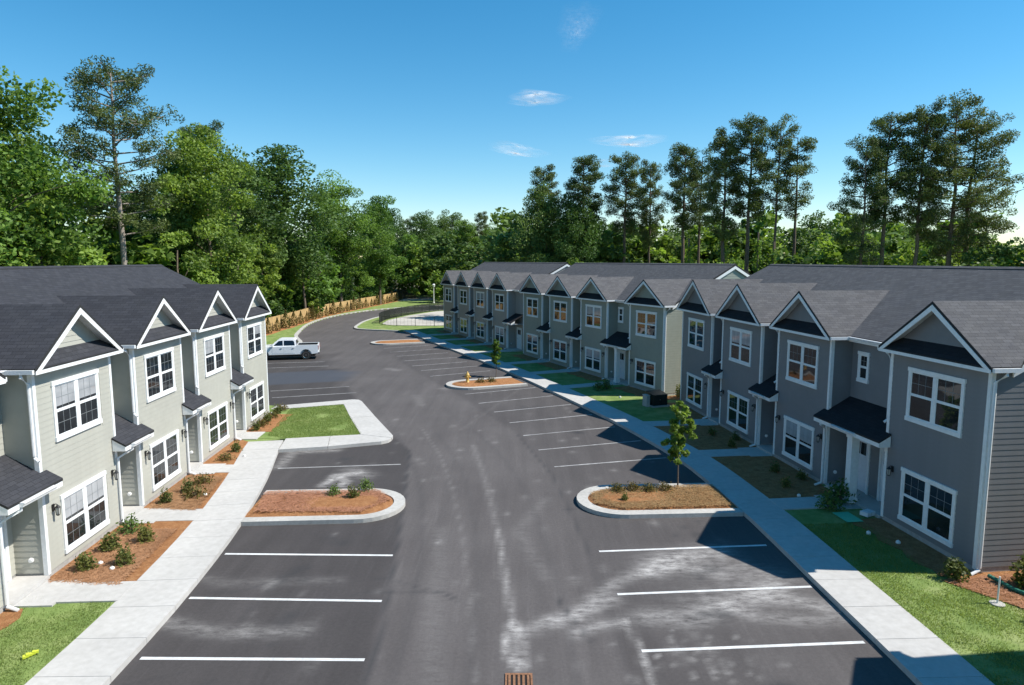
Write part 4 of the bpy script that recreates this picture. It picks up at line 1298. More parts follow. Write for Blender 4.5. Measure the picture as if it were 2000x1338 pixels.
broad_variant('oakA', 23.0, 5.6, 3.0, 112, 240, 0.33, 'leaf')
broad_variant('oakB', 22.0, 5.0, 2.5, 108, 235, 0.32, 'leaf')
broad_variant('oakC', 22.0, 6.2, 3.0, 125, 230, 0.33, 'leaf_dark')
broad_variant('slim', 15.0, 2.7, 1.2, 66, 90, 0.38, 'leaf')
broad_variant('bush', 11.0, 3.6, 0.4, 66, 110, 0.40, 'leaf')
broad_variant('bushD', 13.0, 4.2, 0.6, 70, 110, 0.42, 'leaf_dark')
broad_variant('lime', 9.0, 2.8, 0.5, 50, 110, 0.34, 'leaf_lime')
broad_variant('young', 3.7, 0.52, 0.70, 52, 60, 0.17, 'leaf_lime', 0.035)
pine_variant('pineBig', 25.0, 11.0, 5.0, 42, 0.36, per=74, bark='bark_pale')
pine_variant('pineA', 24.0, 12.5, 3.1, 34, 0.34)
pine_variant('pineB', 25.0, 11.5, 3.4, 38, 0.34)
pine_variant('pineC', 26.0, 14.5, 2.6, 24, 0.28, per=90)
pine_variant('pineW', 24.0, 9.0, 4.6, 34, 0.36, per=95, flat=0.6)

_tr_i = [0]
def tree(key, x, y, h, label, cat='tree', group=None, name='tree', rz=None, sx=1.0, z=0.0):
    V_ = VAR[key]; _tr_i[0] += 1
    k = h / V_['h']
    root = empty(name, (x, y, z), rz if rz is not None else (_tr_i[0] * 2.399) % 6.283)
    root.scale = (k * sx, k * sx, k)
    tag(root, label, cat, group)
    link_mesh('trunk', V_['trunk'], root)
    link_mesh('crown', V_['crown'], root)
    return root

G_L, G_P, G_F = "tall trees of the woods on the left", "tall pines behind the townhouse rows", "distant trees at the end of the drive"
tree('oakA', -36.9, 48.0, 22.7, "huge bright green leafy tree at the left edge above the sage row roof", group=G_L, name='broadleaf_tree')
tree('oakB', -41.5, 57.0, 20.0, "leafy tree partly hidden behind the huge tree at the left edge", group=G_L, name='broadleaf_tree')
tree('pineBig', -33.4, 58.5, 25.3, "tallest broad crowned pine on the left with a long pale bare trunk", group=G_L, name='pine_tree', rz=0.4)
tree('bush', -34.0, 49.5, 12.8, "rounded bushy tree just above the ridge of the sage row, below the tallest left pine", group=G_L, name='broadleaf_tree')
tree('oakC', -33.5, 69.0, 19.8, "dark leafy tree close behind the tallest left pine", group=G_L, name='broadleaf_tree', sx=0.75)
tree('oakB', -29.8, 67.5, 21.6, "light green leafy tree right of the tallest left pine above the sage row", group=G_L, name='broadleaf_tree', sx=0.95)
tree('pineW', -36.0, 80.0, 25.0, "dark pine top peeking out behind the light green leafy tree on the left", group=G_L, name='pine_tree')
tree('oakC', -34.5, 98.0, 25.0, "broad very dark tree left of the drive behind a slender one", group=G_L, name='broadleaf_tree', sx=1.3)
tree('oakC', -37.0, 92.0, 23.0, "dark tree tucked behind the broad very dark one on the left", group=G_L, name='broadleaf_tree', sx=0.7)
tree('slim', -32.4, 88.0, 13.5, "slender bright green tree before the broad very dark one, behind the wooden fence", group=G_L, name='broadleaf_tree')
tree('slim', -31.9, 81.0, 9.5, "low bright green tree behind the wooden fence beside the sage row's far end", group=G_L, name='broadleaf_tree', sx=1.25)
tree('oakA', -31.0, 123.0, 24.0, "mid green pointed leafy tree, tallest above the bend of the drive", group=G_L, name='broadleaf_tree', sx=1.15)
tree('oakB', -27.0, 138.0, 21.5, "mid green leafy tree sloping down to the sky gap above the drive", group=G_L, name='broadleaf_tree', sx=1.1)
tree('lime', -30.2, 133.0, 8.5, "small lime green tree near the far end of the wooden fence", group=G_L, name='broadleaf_tree')
tree('lime', -31.3, 104.0, 5.0, "small lime green sapling leaning over the wooden fence", group=G_L, name='broadleaf_tree')

far_x = [(-33, 178, 22.6, 'oakC'), (-27.5, 186, 21.0, 'pineW'), (-23, 180, 21.6, 'oakC'), (-17.5, 190, 22.5, 'oakC'), (-13, 184, 19.4, 'oakB'), (-8.5, 190, 22.2, 'pineB'), (-4, 186, 19.0, 'oakA'), (0.5, 190, 20.0, 'oakC'), (5, 180, 18.0, 'oakB')]
far_l = ["leftmost distant tree in the gap above the bend of the drive", "distant flat topped pine second from the left in the gap above the drive", "distant dark round tree third from the left in the gap above the drive",
         "distant dark tree in the middle of the gap, tallest of the far trees", "distant lighter green tree just right of the middle of the gap", "distant pine above the left end of the farthest row", "distant light green tree above the first gables of the farthest row",
         "distant dark tree above the ridge of the farthest row", "distant leafy tree merging with the pines behind the farthest row"]
for (x, y, h, k), l in zip(far_x, far_l): tree(k, x, y, h, l, group=G_F, name='pine_tree' if k.startswith('pine') else 'broadleaf_tree')

pines = [('oakC', 5.0, 101, 20.0, "dark leafy tree left of the pines, above the farthest row's ridge", 0.85), ('pineB', 4.8, 104, 23.0, "leftmost pine behind the rows, leaning top over the farthest row", 1.0),
         ('pineA', 10.4, 100, 24.0, "second pine from the left behind the rows, dense and dark", 1.15), ('oakC', 10.0, 98, 17.5, "dense dark leafy tree under the second pine from the left", 0.9), ('pineA', 16.4, 100, 24.3, "flat topped pine with a thick straight dark trunk above the green gray row", 1.0),
         ('pineB', 20.6, 103, 23.6, "shorter pine right of the flat topped one above the green gray row", 0.8), ('pineA', 24.2, 97, 25.2, "pine with a rounded dark top above the white gable peak's left side", 1.0), ('pineC', 27.5, 100, 24.6, "thin pine squeezed left of the two highest pines of the middle clump", 1.1),
         ('pineB', 27.6, 90, 25.6, "dense pine left of the highest pine in the middle clump", 0.95), ('pineA', 30.6, 89, 27.3, "highest pine of the middle clump behind the rows", 0.95),
         ('pineC', 34.4, 89, 27.2, "slim pine with sky showing through, standing apart right of the highest pine", 0.9), ('pineC', 37.0, 90, 25.6, "slim pine with a drooping right side, last of the middle clump", 1.15),
         ('pineW', 35.8, 70, 21.4, "left pine of the right hand clump with low spreading limbs", 0.72), ('pineA', 38.6, 71, 24.0, "second pine of the right hand clump", 0.95), ('pineB', 41.6, 70, 24.4, "third pine of the right hand clump with a tall straight trunk", 0.85),
         ('pineW', 44.6, 70, 25.4, "highest pine of the right hand clump", 0.85), ('pineW', 47.4, 71, 23.8, "rightmost pine of the right hand clump with long flat limbs reaching right", 1.0), ('pineW', 56.5, 66, 21.0, "pine at the right picture edge, only one limb in view", 1.0)]
for k, x, y, h, l, s in pines: tree(k, x, y, h, l, group=G_P, name='pine_tree' if k.startswith('pine') else 'broadleaf_tree', sx=s)
under = [('lime', 38.0, 84, 10.5, "lime green tree between the middle and right clumps of pines"), ('lime', 41.5, 88, 12.5, "larger lime green tree right of the slim drooping pine"), ('lime', 26.0, 82, 9.5, "small lime green tree above the white gable peak of the green gray row"), ('lime', 8.8, 92, 9.5, "small lime green tree under the second pine above the farthest row"),
         ('bush', 50.5, 64, 12.0, "rounded light green tree at the right edge below the long pine limbs"), ('bushD', 46.5, 66, 11.0, "dark bushy tree between trunks of the right hand clump"), ('bush', 60.0, 68, 13.5, "light green bushy tree cut by the right picture edge")]
for k, x, y, h, l in under: tree(k, x, y, h, l, group="leafy trees among the pines", name='broadleaf_tree')

# understory reads as one leafy mass: joined into single objects
def thicket(name, label, spots):
    V, F, T, Mi, b = [], [], [], [], 0
    mats = ['leaf', 'leaf_dark', 'leaf_lime', 'leaf_pine']
    for k, x, y, h in spots:
        a = VAR[k]; s = h / a['h']; t = rng.uniform(0, 6.28)
        sel = rng.permutation(len(a['f']))[:int(len(a['f']) * 0.26)]
        v = a['v'].reshape(-1, 4, 3)[sel]; v = (v.mean(1, keepdims=True) + (v - v.mean(1, keepdims=True)) * 1.75).reshape(-1, 3) * (s * rng.uniform(0.95, 1.3), s * rng.uniform(0.95, 1.3), s)
        c, n = math.cos(t), math.sin(t)
        w = np.stack([v[:, 0] * c - v[:, 1] * n + x, v[:, 0] * n + v[:, 1] * c + y, v[:, 2]], 1)
        V.append(w); F.append(np.arange(len(w)).reshape(-1, 4) + b); b += len(w)
        tt = np.clip(a['T'][sel] + rng.uniform(-0.2, 0.2), 0, 1)
        T.append(tt); Mi.append(np.full(len(tt), mats.index(a['mat'])))
    o = link_mesh(name, np_mesh(name, np.concatenate(V), np.concatenate(F), [M[m] for m in mats], {"tone": ('FACE', np.concatenate(T))}, np.concatenate(Mi)))
    tag(o, label, None, None, 'stuff')
    return o

sp = []
for i in range(46):
    x = -33 - rng.random() * 12; y = 40 + i * 2.1 + rng.normal()
    sp.append((random.choice(['bush', 'bushD', 'slim', 'bush', 'lime']), x, y, rng.uniform(8, 13.5)))
for i in range(26): sp.append((random.choice(['bush', 'bushD']), -32.6 - rng.random() * 1.5 + max(0, (i * 3.1 + 72 - 112)) * 0.10, 72 + i * 3.1, rng.uniform(3.0, 6.0)))
for i in range(16): sp.append((random.choice(['oakC', 'oakB', 'bushD']), -46 - rng.random() * 8, 45 + i * 7, rng.uniform(15, 19)))
sp = [q for q in sp if not (q[2] < 60 and -0.63 < q[1] / q[2] < -0.47)]
thicket('woodland', "dense leafy understory of the woods on the left", sp)
sp = []
for i in range(22):
    sp.append((random.choice(['bush', 'bushD', 'oakC', 'bushD']), 1 + i * 3.2 + rng.normal(), 108 + rng.normal() * 4, rng.uniform(13.0, 16.0)))
for i in range(20): sp.append((random.choice(['bush', 'bushD', 'bush', 'lime']), 22 + i * 2.9, 108 - i * 1.2 + rng.normal() * 2, rng.uniform(8.5, 11.5)))
for i in range(14): sp.append((random.choice(['bush', 'bushD']), 4 + i * 3.0, 108 + rng.normal(), rng.uniform(9, 12.5)))
for i in range(14): sp.append((random.choice(['oakC', 'bushD']), 0 + i * 7, 140 + rng.normal() * 4, rng.uniform(16, 19)))
for i in range(14): sp.append((random.choice(['bush', 'bushD', 'lime']), 34 + i * 2.6, 80 - i * 0.5 + rng.normal(), rng.uniform(9.0, 11.5)))
thicket('woodland', "leafy understory between the pine trunks behind the townhouse rows", sp)
sp = []
for i in range(20): sp.append((random.choice(['bush', 'bushD', 'bushD', 'oakC']), -34 + i * 2.2, 160 + rng.normal() * 4, rng.uniform(9, 16)))
for i in range(16): sp.append((random.choice(['oakC', 'oakB']), -55 + i * 6, 205 + rng.normal() * 5, rng.uniform(16, 20)))
for i in range(14): sp.append((random.choice(['bush', 'bushD']), -16 + i * 2.2, 143 + rng.normal() * 2, rng.uniform(4, 8)))
thicket('woodland', "dark far woods closing the view beyond the gravel basin", sp)

# slim bare trunks standing in the left woods
def bare_trunk(x, y, h, r, label, bend=0.5):
    mb = MB()
    z = np.linspace(0, h, 7)
    mb.tube([(bend * math.sin(k * 0.9) * 0.5, 0.15 * math.cos(k), zz - (0.3 if k == 0 else 0)) for k, zz in enumerate(z)], [r * (1 - 0.55 * k / 6) for k in range(7)], 7)
    mb.tube([(0.15, 0, h * 0.7), (1.0, 0.1, h * 0.86)], [r * 0.4, r * 0.15], 5)
    root = empty('tree_trunk', (x, y, 0)); tag(root, label, 'tree', "bare pale trunks in the left woods")
    mb.build('trunk', M['bark'], root, True)
bare_trunk(-30.9, 77.5, 9.5, 0.20, "pale crooked bare trunk just right of the last sage row gable", 0.9)
bare_trunk(-31.0, 79.5, 6.8, 0.16, "short pale bare trunk beside the crooked one at the last sage row gable", 0.3)
bare_trunk(-31.2, 101.5, 8.0, 0.24, "left one of two pale trunks above the wooden fence in the shadow", 0.2)
bare_trunk(-31.4, 109.0, 9.0, 0.26, "right one of two pale trunks above the wooden fence in the shadow", 0.2)
bare_trunk(-30.6, 62.5, 10.0, 0.16, "thin pale trunk above the second last sage row gable", 0.4)

# vine covered trunks behind the green gray row
def vine_mesh():
    n = 1500
    z = rng.uniform(0, 11, n); r = (0.55 + 0.25 * np.sin(z * 1.7)) * rng.uniform(0.4, 1.1, n); a = rng.uniform(0, 6.28, n)
    P = np.stack([r * np.cos(a), r * np.sin(a), z], 1)
    v, f = quads(P, 0.26 * rng.uniform(0.7, 1.3, n), 0.7, 0.2)
    return np_mesh('vine', v, f, M['leaf_lime'], {"tone": ('FACE', np.clip(rng.uniform(0, 0.9, n), 0, 1))})
VINE = vine_mesh()
for (x, y, s, l) in [(23.6, 91, 1.0, "leftmost trunk wrapped in pale vines above the green gray row"), (28.6, 92, 1.15, "second trunk wrapped in pale vines left of the white gable peak"), (31.0, 86, 1.05, "thick vine wrapped trunk directly above the white gable peak"), (33.0, 86, 0.95, "vine wrapped trunk right of the white gable peak")]:
    root = empty('vine_covered_trunk', (x, y, 0)); tag(root, l, 'tree', "vine wrapped trunks behind the green gray row")
    mb = MB(); mb.tube([(0, 0, -0.3), (0.1, 0, 5), (0, 0.1, 12 * s)], [0.22, 0.17, 0.1], 7); mb.build('trunk', M['bark'], root, True)
    link_mesh('vine', VINE, root, sc=(1, 1, s))

# ---- shrubs
def shrub_mesh(r, h, n, leaf, mat, spiky=0.0):
    d = rng.normal(size=(n, 3)); d[:, 2] = np.abs(d[:, 2]) * 1.2; d /= np.linalg.norm(d, axis=1)[:, None]
    rr = rng.uniform(0.35, 1.05, n)[:, None] * (1 + spiky * rng.random((n, 1)))
    P = d * rr * np.array([r, r, h]); P[:, 2] += 0.03
    v, f = quads(P, leaf * rng.uniform(0.7, 1.4, n), 0.5, 0.3)
    return np_mesh('foliage', v, f, M[mat], {"tone": ('FACE', np.clip(rng.normal(0.45, 0.25, n), 0, 1))})
SH = [shrub_mesh(0.27, 0.46, 420, 0.10, 'leaf_shrub', 0.3), shrub_mesh(0.22, 0.42, 300, 0.10, 'leaf_shrub', 0.5), shrub_mesh(0.30, 0.34, 320, 0.09, 'leaf_dark', 0.4), shrub_mesh(0.36, 0.30, 260, 0.10, 'leaf_hedge', 0.5)]
STEM = MB()
for k in range(5):
    a = k * 1.26; STEM.tube([(0, 0, -0.05), (0.12 * math.cos(a), 0.12 * math.sin(a), 0.3)], [0.012, 0.005], 4)
STEM = STEM.mesh('stem', M['bark'])
def shrub(k, x, y, s, label, group, z=0.15):
    r = empty('shrub', (x, y, z), random.uniform(0, 6.28)); r.scale = (s, s, s)
    tag(r, label, 'shrub', group)
    link_mesh('stem', STEM, r); link_mesh('foliage', SH[k], r)
g1 = "shrubs in the straw beds of the sage row"
shrub(0, -12.42, 18.75, 0.95, "shrub nearest the lower left window, closest to the camera of the near straw bed", g1)
shrub(1, -11.5, 19.1, 1.05, "shrub beside the white cap, nearest the sidewalk in the near straw bed", g1)
shrub(0, -12.5, 20.1, 1.0, "middle shrub against the wall in the near straw bed", g1)
shrub(1, -11.75, 20.75, 1.05, "yellowish shrub at the far sidewalk side of the near straw bed", g1)
shrub(2, -12.65, 21.5, 1.2, "darker bushy shrub by the downspout at the far end of the near straw bed", g1)
shrub(1, -12.85, 24.2, 0.95, "sparse shrub by the wall at the near end of the middle straw bed", g1)
shrub(3, -12.1, 24.85, 1.1, "low spreading shrub in the centre of the middle straw bed", g1)
shrub(1, -12.6, 25.4, 0.95, "yellowish shrub behind the low spreading one in the middle straw bed", g1)
shrub(3, -12.5, 26.4, 1.0, "pale shrub beside the second downspout at the end of the middle straw bed", g1)
shrub(3, -12.9, 29.6, 0.9, "near shrub of the small far straw bed", g1)
shrub(1, -13.0, 31.0, 0.9, "far shrub of the small far straw bed beside the entry walk", g1)
for i in range(6):
    shrub(3 if i % 2 else 1, -13.55 - 0.05 * i, 35.0 + i * 0.95, 1.0, "%s brownish shrub of the line along the wall beside the grass square" % ("nearest", "second", "third", "fourth", "fifth", "farthest")[i], "brown shrubs beside the grass square")
g2 = "small shrubs on the planted islands"
shrub(2, -6.8, 24.95, 0.85, "left of three small shrubs on the left island", g2, 0.2)
shrub(1, -6.0, 24.6, 0.9, "front of three small shrubs on the left island", g2, 0.2)
shrub(2, -5.7, 25.5, 0.95, "rear of three small shrubs on the left island", g2, 0.2)
for i, l in enumerate(["leftmost dark grassy shrub on the young tree's island", "second dark grassy shrub on the young tree's island", "third dark grassy shrub on the young tree's island", "dark grassy shrub nearest the young tree's trunk"]):
    shrub(3, 4.1 + i * 0.62, 25.35 + 0.12 * (i % 2), 0.8, l, g2, 0.2)
shrub(1, 4.2, 24.3, 0.55, "tiny pale shrub at the front of the young tree's island", g2, 0.2)
for i, l in enumerate(["shrub just right of the yellow hydrant", "second shrub from the yellow hydrant"]): shrub(3, -2.3 + i * 0.8, 48.7 + i * 0.3, 0.95, l, g2, 0.2)
g3 = "shrubs in the shade of the slate row"
shrub(2, 11.5, 23.6, 1.35, "dark shrub at the left of the big porch of the slate row", g3)
shrub(2, 12.2, 24.3, 1.8, "tall dark shrub against the porch column of the slate row", g3)
shrub(0, 12.55, 18.2, 1.1, "sunlit green shrub at the near corner of the slate row", g3)
shrub(0, 14.3, 17.7, 1.6, "sunlit yellow green shrub by the end wall at the right edge", g3)
shrub(2, 13.3, 15.6, 1.4, "dark shrub cut by the right picture edge on the lawn", g3)
shrub(0, 11.2, 43.6, 1.7, "sunlit shrub at the end wall of the green gray row", g3)
shrub(2, 6.6, 46.6, 1.5, "dark shrub at the left of the porch of the green gray row", g3)
shrub(2, 6.0, 46.2, 1.3, "second dark shrub left of the porch of the green gray row", g3)

for x, y, l in [(10.9, 26.0, "dark little shrub near the sidewalk in the shaded bed left of the big porch"), (11.9, 26.9, "dark little shrub by the wall in the shaded bed left of the big porch"), (11.2, 27.9, "dark little shrub at the far side of the shaded bed left of the big porch"),
                (10.6, 31.8, "dark little shrub in the middle of the shaded third bed of the slate row"), (11.2, 33.0, "dark little shrub by the wall of the shaded third bed of the slate row"), (10.3, 34.0, "dark little shrub at the far end of the shaded third bed of the slate row")]:
    shrub(1, x, y, 0.8, l, g3)
# ---- young staked trees
tree('young', 6.6, 26.0, 3.55, "young staked tree with bright leaves on the rounded island at the right", group="young lot trees", name='young_tree', z=0.12, rz=1.0)
tree('young', -1.25, 52.4, 2.9, "small lime green young tree by the sidewalk behind the yellow hydrant", group="young lot trees", name='young_tree', z=0.12, rz=3.0)

# ---- columnar shrubs in front of the wooden fence
def column_mesh():
    n = 520
    z = rng.uniform(0.05, 1.75, n); r = (0.25 + 0.15 * np.sin(z * 3)) * np.clip((1.9 - z) * 1.6, 0.2, 1) * np.sqrt(rng.random(n)) * 1.15; a = rng.uniform(0, 6.28, n)
    v, f = quads(np.stack([r * np.cos(a), r * np.sin(a), z], 1), 0.16 * rng.uniform(0.7, 1.3, n), 0.5, 0.2)
    return np_mesh('foliage', v, f, M['leaf_hedge'], {"tone": ('FACE', rng.uniform(0, 1, n))})
COLM = column_mesh()
FENCE = [(-30.0, 66.0), (-30.5, 76.0), (-30.6, 95.0), (-30.9, 103.0), (-30.5, 111.0), (-28.7, 127.0), (-25.6, 152.0)]
for i, p in enumerate(resample(FENCE, 3.3)):
    if i < 2: continue
    r = empty('columnar_shrub', (p[0] + 0.62, p[1] - 0.1, 0.12)); s = 0.85 + 0.6 * ((i * 37) % 10) / 10
    r.scale = (s * 1.1, s * 1.1, s)
    tag(r, "brownish green columnar shrub planted along the wooden fence", 'shrub', "columnar shrubs along the wooden fence")
    link_mesh('stem', STEM, r); link_mesh('foliage', COLM, r)

# ------------------------------------------------------------------ fences
FR = resample(FENCE, 2.0); fo = offset([tuple(p) for p in FR], 1.15)
bed([tuple(p) for p in FR] + [(x + 0.12 * math.sin(i * 1.7), y) for i, (x, y) in enumerate(fo)][::-1], "tan straw strip along the foot of the wooden fence", 0.14)
fence = empty('wooden_fence'); tag(fence, "new tan wooden privacy fence along the foot of the woods", 'fence')
FP = resample(FENCE, 2.44)
for i in range(len(FP) - 1):
    a, b = FP[i], FP[i + 1]
    ang = math.atan2(b[1] - a[1], b[0] - a[0]); L = float(np.linalg.norm(b - a))
    ps = MB(); n = 16
    for k in range(n):
        w = L / n; dz = random.uniform(-0.015, 0.015); dy = random.uniform(-0.006, 0.006)
        ps.box(k * w + 0.006, (k + 1) * w - 0.006, dy - 0.01, dy + 0.01, 0.10, 1.86 + dz)
    for zz in (0.4, 1.0, 1.6): ps.box(0, L, 0.012, 0.05, zz, zz + 0.09)
    o = ps.build('fence_panel', M['fence_wood'], fence); o.location = (a[0], a[1], 0.05); o.rotation_euler = (0, 0, ang)
    po = MB(); po.box(-0.05, 0.05, 0.02, 0.12, 0, 1.92); po = po.build('fence_post', M['fence_wood'], fence); po.location = (a[0], a[1], 0.05); po.rotation_euler = (0, 0, ang)

def wire_fence(line, h, step, pick, w, label, mat):
    root = empty('wire_fence'); tag(root, label, 'fence', "black fences around the gravel basin")
    A = resample(line, step)
    for i, p in enumerate(A):
        mb = MB(); mb.tube([(0, 0, -0.1), (0, 0, h + 0.08)], 0.035, 6); o = mb.build('fence_post', mat, root); o.location = (p[0], p[1], 0.1)
    for a, b in zip(A[:-1], A[1:]):
        ang = math.atan2(b[1] - a[1], b[0] - a[0]); L = float(np.linalg.norm(b - a)); n = int(L / pick)
        mb = MB()
        for zz in (0.08, h - 0.02): mb.box(0, L, -0.018, 0.018, zz, zz + 0.035)
        for k in range(1, n): mb.box(k * L / n - w / 2, k * L / n + w / 2, -0.006, 0.006, 0.1, h)
        o = mb.build('wire_panel', mat, root); o.location = (a[0], a[1], 0.1); o.rotation_euler = (0, 0, ang)
    return root
M['fence_black'] = plain('black_coated_steel', (0.016, 0.02, 0.017), 0.5)
M['screen'] = plain('green_windscreen', (0.012, 0.055, 0.045), 0.8)
basin = [(-18.4, 95.5), (-17.2, 93.4), (-12, 92.6), (-4, 93.5), (2, 98), (6, 118), (0, 124.5), (-8.5, 123), (-13.2, 119), (-16.9, 109.5), (-18.6, 101)]
sheet('gravel', ccw(basin), 0.15, M['gravel'], 0.2, 'structure', "pale sandy gravel floor of the fenced basin")
wire_fence(spline([(-18.9, 96.0), (-19.1, 101.5), (-17.4, 110), (-13.6, 119.6), (-8.6, 123.8), (0, 125.4), (8, 124)], 4), 1.45, 2.6, 0.085, 0.05, "dense black fence curving along the road side of the gravel basin", M['fence_black'])
wire_fence(spline([(-18.9, 96.0), (-17.4, 92.9), (-12, 92.0), (-4, 92.9), (1.5, 96)], 4), 1.25, 2.5, 0.5, 0.014, "thin see through black fence along the near side of the gravel basin", M['fence_black'])
sheet('gravel', ccw([(-26.5, 150), (-21.5, 151), (-14, 156), (-14, 166), (-24, 163)]), 0.17, M['gravel'], 0.2, 'structure', "second pale gravel patch at the end of the wooden fence")
wire_fence([(-26.9, 150.5), (-25.0, 158.0), (-23.0, 163.0)], 2.2, 2.6, 0.085, 0.06, "short dark fence at the end of the wooden fence", M['fence_black'])
gs = empty('windscreen_fence'); tag(gs, "green windscreen fence far beyond the bend of the drive", 'fence')
A = resample([(-24.0, 169), (-17.0, 169.5), (-8, 170)], 2.5)
for a, b in zip(A[:-1], A[1:]):
    ang = math.atan2(b[1] - a[1], b[0] - a[0]); L = float(np.linalg.norm(b - a))
    mb = MB(); mb.box(0.04, L - 0.04, -0.01, 0.01, 0.15, 2.3); o = mb.build('windscreen', M['screen'], gs); o.location = (*a, 0.1); o.rotation_euler = (0, 0, ang)
    mb = MB(); mb.tube([(0, 0, 0), (0, 0, 2.5)], 0.05, 6); o = mb.build('fence_post', M['fence_black'], gs); o.location = (*a, 0.1)

# ------------------------------------------------------------------ lot furniture
lp = empty('street_lamp', (-16.3, 141.0, 0.1)); tag(lp, "white post top lamp beyond the gravel basin near the far woods", 'street lamp')
mb = MB(); mb.tube([(0, 0, 0), (0, 0, 3.4)], [0.10, 0.08], 8); mb.lathe([(0.22, 0), (0.22, 0.25), (0.14, 0.3)], (0, 0, 0), 10); mb.build('pole', M['vent'], lp)
mb = MB(); mb.lathe([(0.12, 3.35), (0.22, 3.45), (0.30, 3.85), (0.34, 3.9), (0.12, 4.1)], (0, 0, 0), 10); mb.build('lamp_head', M['vent'], lp)

hy = empty('fire_hydrant', (-3.25, 48.75, 0.17)); tag(hy, "yellow fire hydrant on the second island on the right", 'fire hydrant')
mb = MB(); mb.lathe([(0.17, 0), (0.17, 0.05), (0.115, 0.07), (0.115, 0.52), (0.15, 0.54), (0.15, 0.6), (0.125, 0.63), (0.10, 0.72), (0.04, 0.78), (0.035, 0.85), (0.0, 0.86)], (0, 0, 0), 14)
mb.build('barrel', M['yellow'], hy, True)
for axd, rr, ln in (('x', 0.06, 0.2), ('x', 0.06, -0.2), ('y', 0.085, -0.2)):
    mb = MB(); s = 1 if ln > 0 else -1
    mb.lathe([(rr, 0.09 * s), (rr, abs(ln) * s), (rr * 0.5, (abs(ln) + 0.02) * s), (rr * 0.4, (abs(ln) + 0.05) * s)], (0, 0, 0.45), 10, axis=axd); mb.build('outlet', M['yellow'], hy)

dr = empty('drain_grate', (0.15, 13.55, 0.004)); tag(dr, "rusty iron drain grate in the asphalt at the bottom edge", 'drain grate')
mb = MB(); mb.box(-0.30, 0.30, -0.42, -0.36, 0, 0.02); mb.box(-0.30, 0.30, 0.36, 0.42, 0, 0.02); mb.box(-0.30, -0.255, -0.36, 0.36, 0, 0.02); mb.box(0.255, 0.30, -0.36, 0.36, 0, 0.02); mb.build('grate_frame', M['rust'], dr)
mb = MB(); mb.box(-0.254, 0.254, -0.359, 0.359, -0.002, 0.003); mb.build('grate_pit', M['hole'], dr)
for k in range(5):
    mb = MB(); x = -0.204 + k * 0.102; mb.box(x - 0.026, x + 0.026, -0.36, 0.36, 0.004, 0.018); mb.build('grate_bar', M['rust'], dr)

# power transformer box on its pad between two rows
tb = empty('transformer_box', (9.0, 41.3, 0.13), 0.38); tb.scale = (0.82, 0.82, 0.86); tag(tb, "black utility transformer box on the lawn before the green gray row's end wall", 'transformer')
mb = MB(); mb.box(-0.75, 0.75, -0.7, 0.7, -0.1, 0.08); mb.build('pad', M['found'], tb)
M['dkgreen'] = plain('dark_green_enamel', (0.012, 0.016, 0.014), 0.45)
mb = MB(); mb.box(-0.62, 0.62, -0.5, 0.55, 0.08, 0.86); mb.poly([(-0.62, -0.5, 0.86), (0.62, -0.5, 0.86), (0.62, 0.55, 1.02), (-0.62, 0.55, 1.02)]); mb.poly([(0.62, -0.5, 0.86), (0.62, 0.55, 0.86), (0.62, 0.55, 1.02)]); mb.poly([(-0.62, 0.55, 0.86), (-0.62, -0.5, 0.86), (-0.62, 0.55, 1.02)]); mb.poly([(0.62, 0.55, 0.86), (-0.62, 0.55, 0.86), (-0.62, 0.55, 1.02), (0.62, 0.55, 1.02)])
mb.build('cabinet', M['dkgreen'], tb)
mb = MB(); mb.box(-0.58, -0.02, -0.53, -0.5, 0.12, 0.82); mb.build('cabinet_door', M['dkgreen'], tb)
mb = MB(); mb.box(0.02, 0.58, -0.53, -0.5, 0.12, 0.82); mb.build('cabinet_door', M['dkgreen'], tb)
mb = MB(); mb.box(-0.07, -0.04, -0.56, -0.53, 0.45, 0.55); mb.build('handle', M['steel'], tb)
mt = empty('gray_side_panel', (8.3, 41.05, 0.13), 0.38); mt.scale = (0.8, 0.8, 0.8); tag(mt, "slim gray side panel forming the lighter left side of the black transformer box", 'cabinet')  # the transformer box's lighter left side, built as a separate gray block
mb = MB(); mb.box(-0.14, 0.14, -0.3, 0.3, 0, 0.85); mb.build('cabinet', M['curb'], mt)
mb = MB(); mb.box(-0.16, 0.16, -0.32, 0.32, 0.85, 0.89); mb.build('lid', M['curb'], mt)

# small clean-out caps in the beds and lawn
capm = MB(); capm.lathe([(0.07, -0.05), (0.07, 0.05), (0.055, 0.075), (0.02, 0.08), (0.02, 0.10), (0.0, 0.10)], (0, 0, 0), 10)
capm = capm.mesh('cleanout_cap', M['vent'])
for x, y, l in [(-12.2, 19.1, "white clean-out cap by the wall side shrub in the near straw bed"), (-11.65, 18.75, "white clean-out cap near the sidewalk in the near straw bed"), (-11.75, 25.0, "white clean-out cap in the middle straw bed of the sage row"),
             (11.75, 21.35, "white clean-out cap in the shaded lawn right of the porch walk"), (12.3, 20.6, "gray looking clean-out cap in shade under the nearest window"), (10.95, 24.9, "white clean-out cap in the shaded mulch left of the big porch"), (7.1, 43.6, "white clean-out cap on the lawn before the green gray row"), (-12.3, 30.2, "white clean-out cap in the small far straw bed")]:
    o = link_mesh('cleanout_cap', capm, None, (x, y, 0.15)); tag(o, l, 'pipe cap', "white clean-out caps")

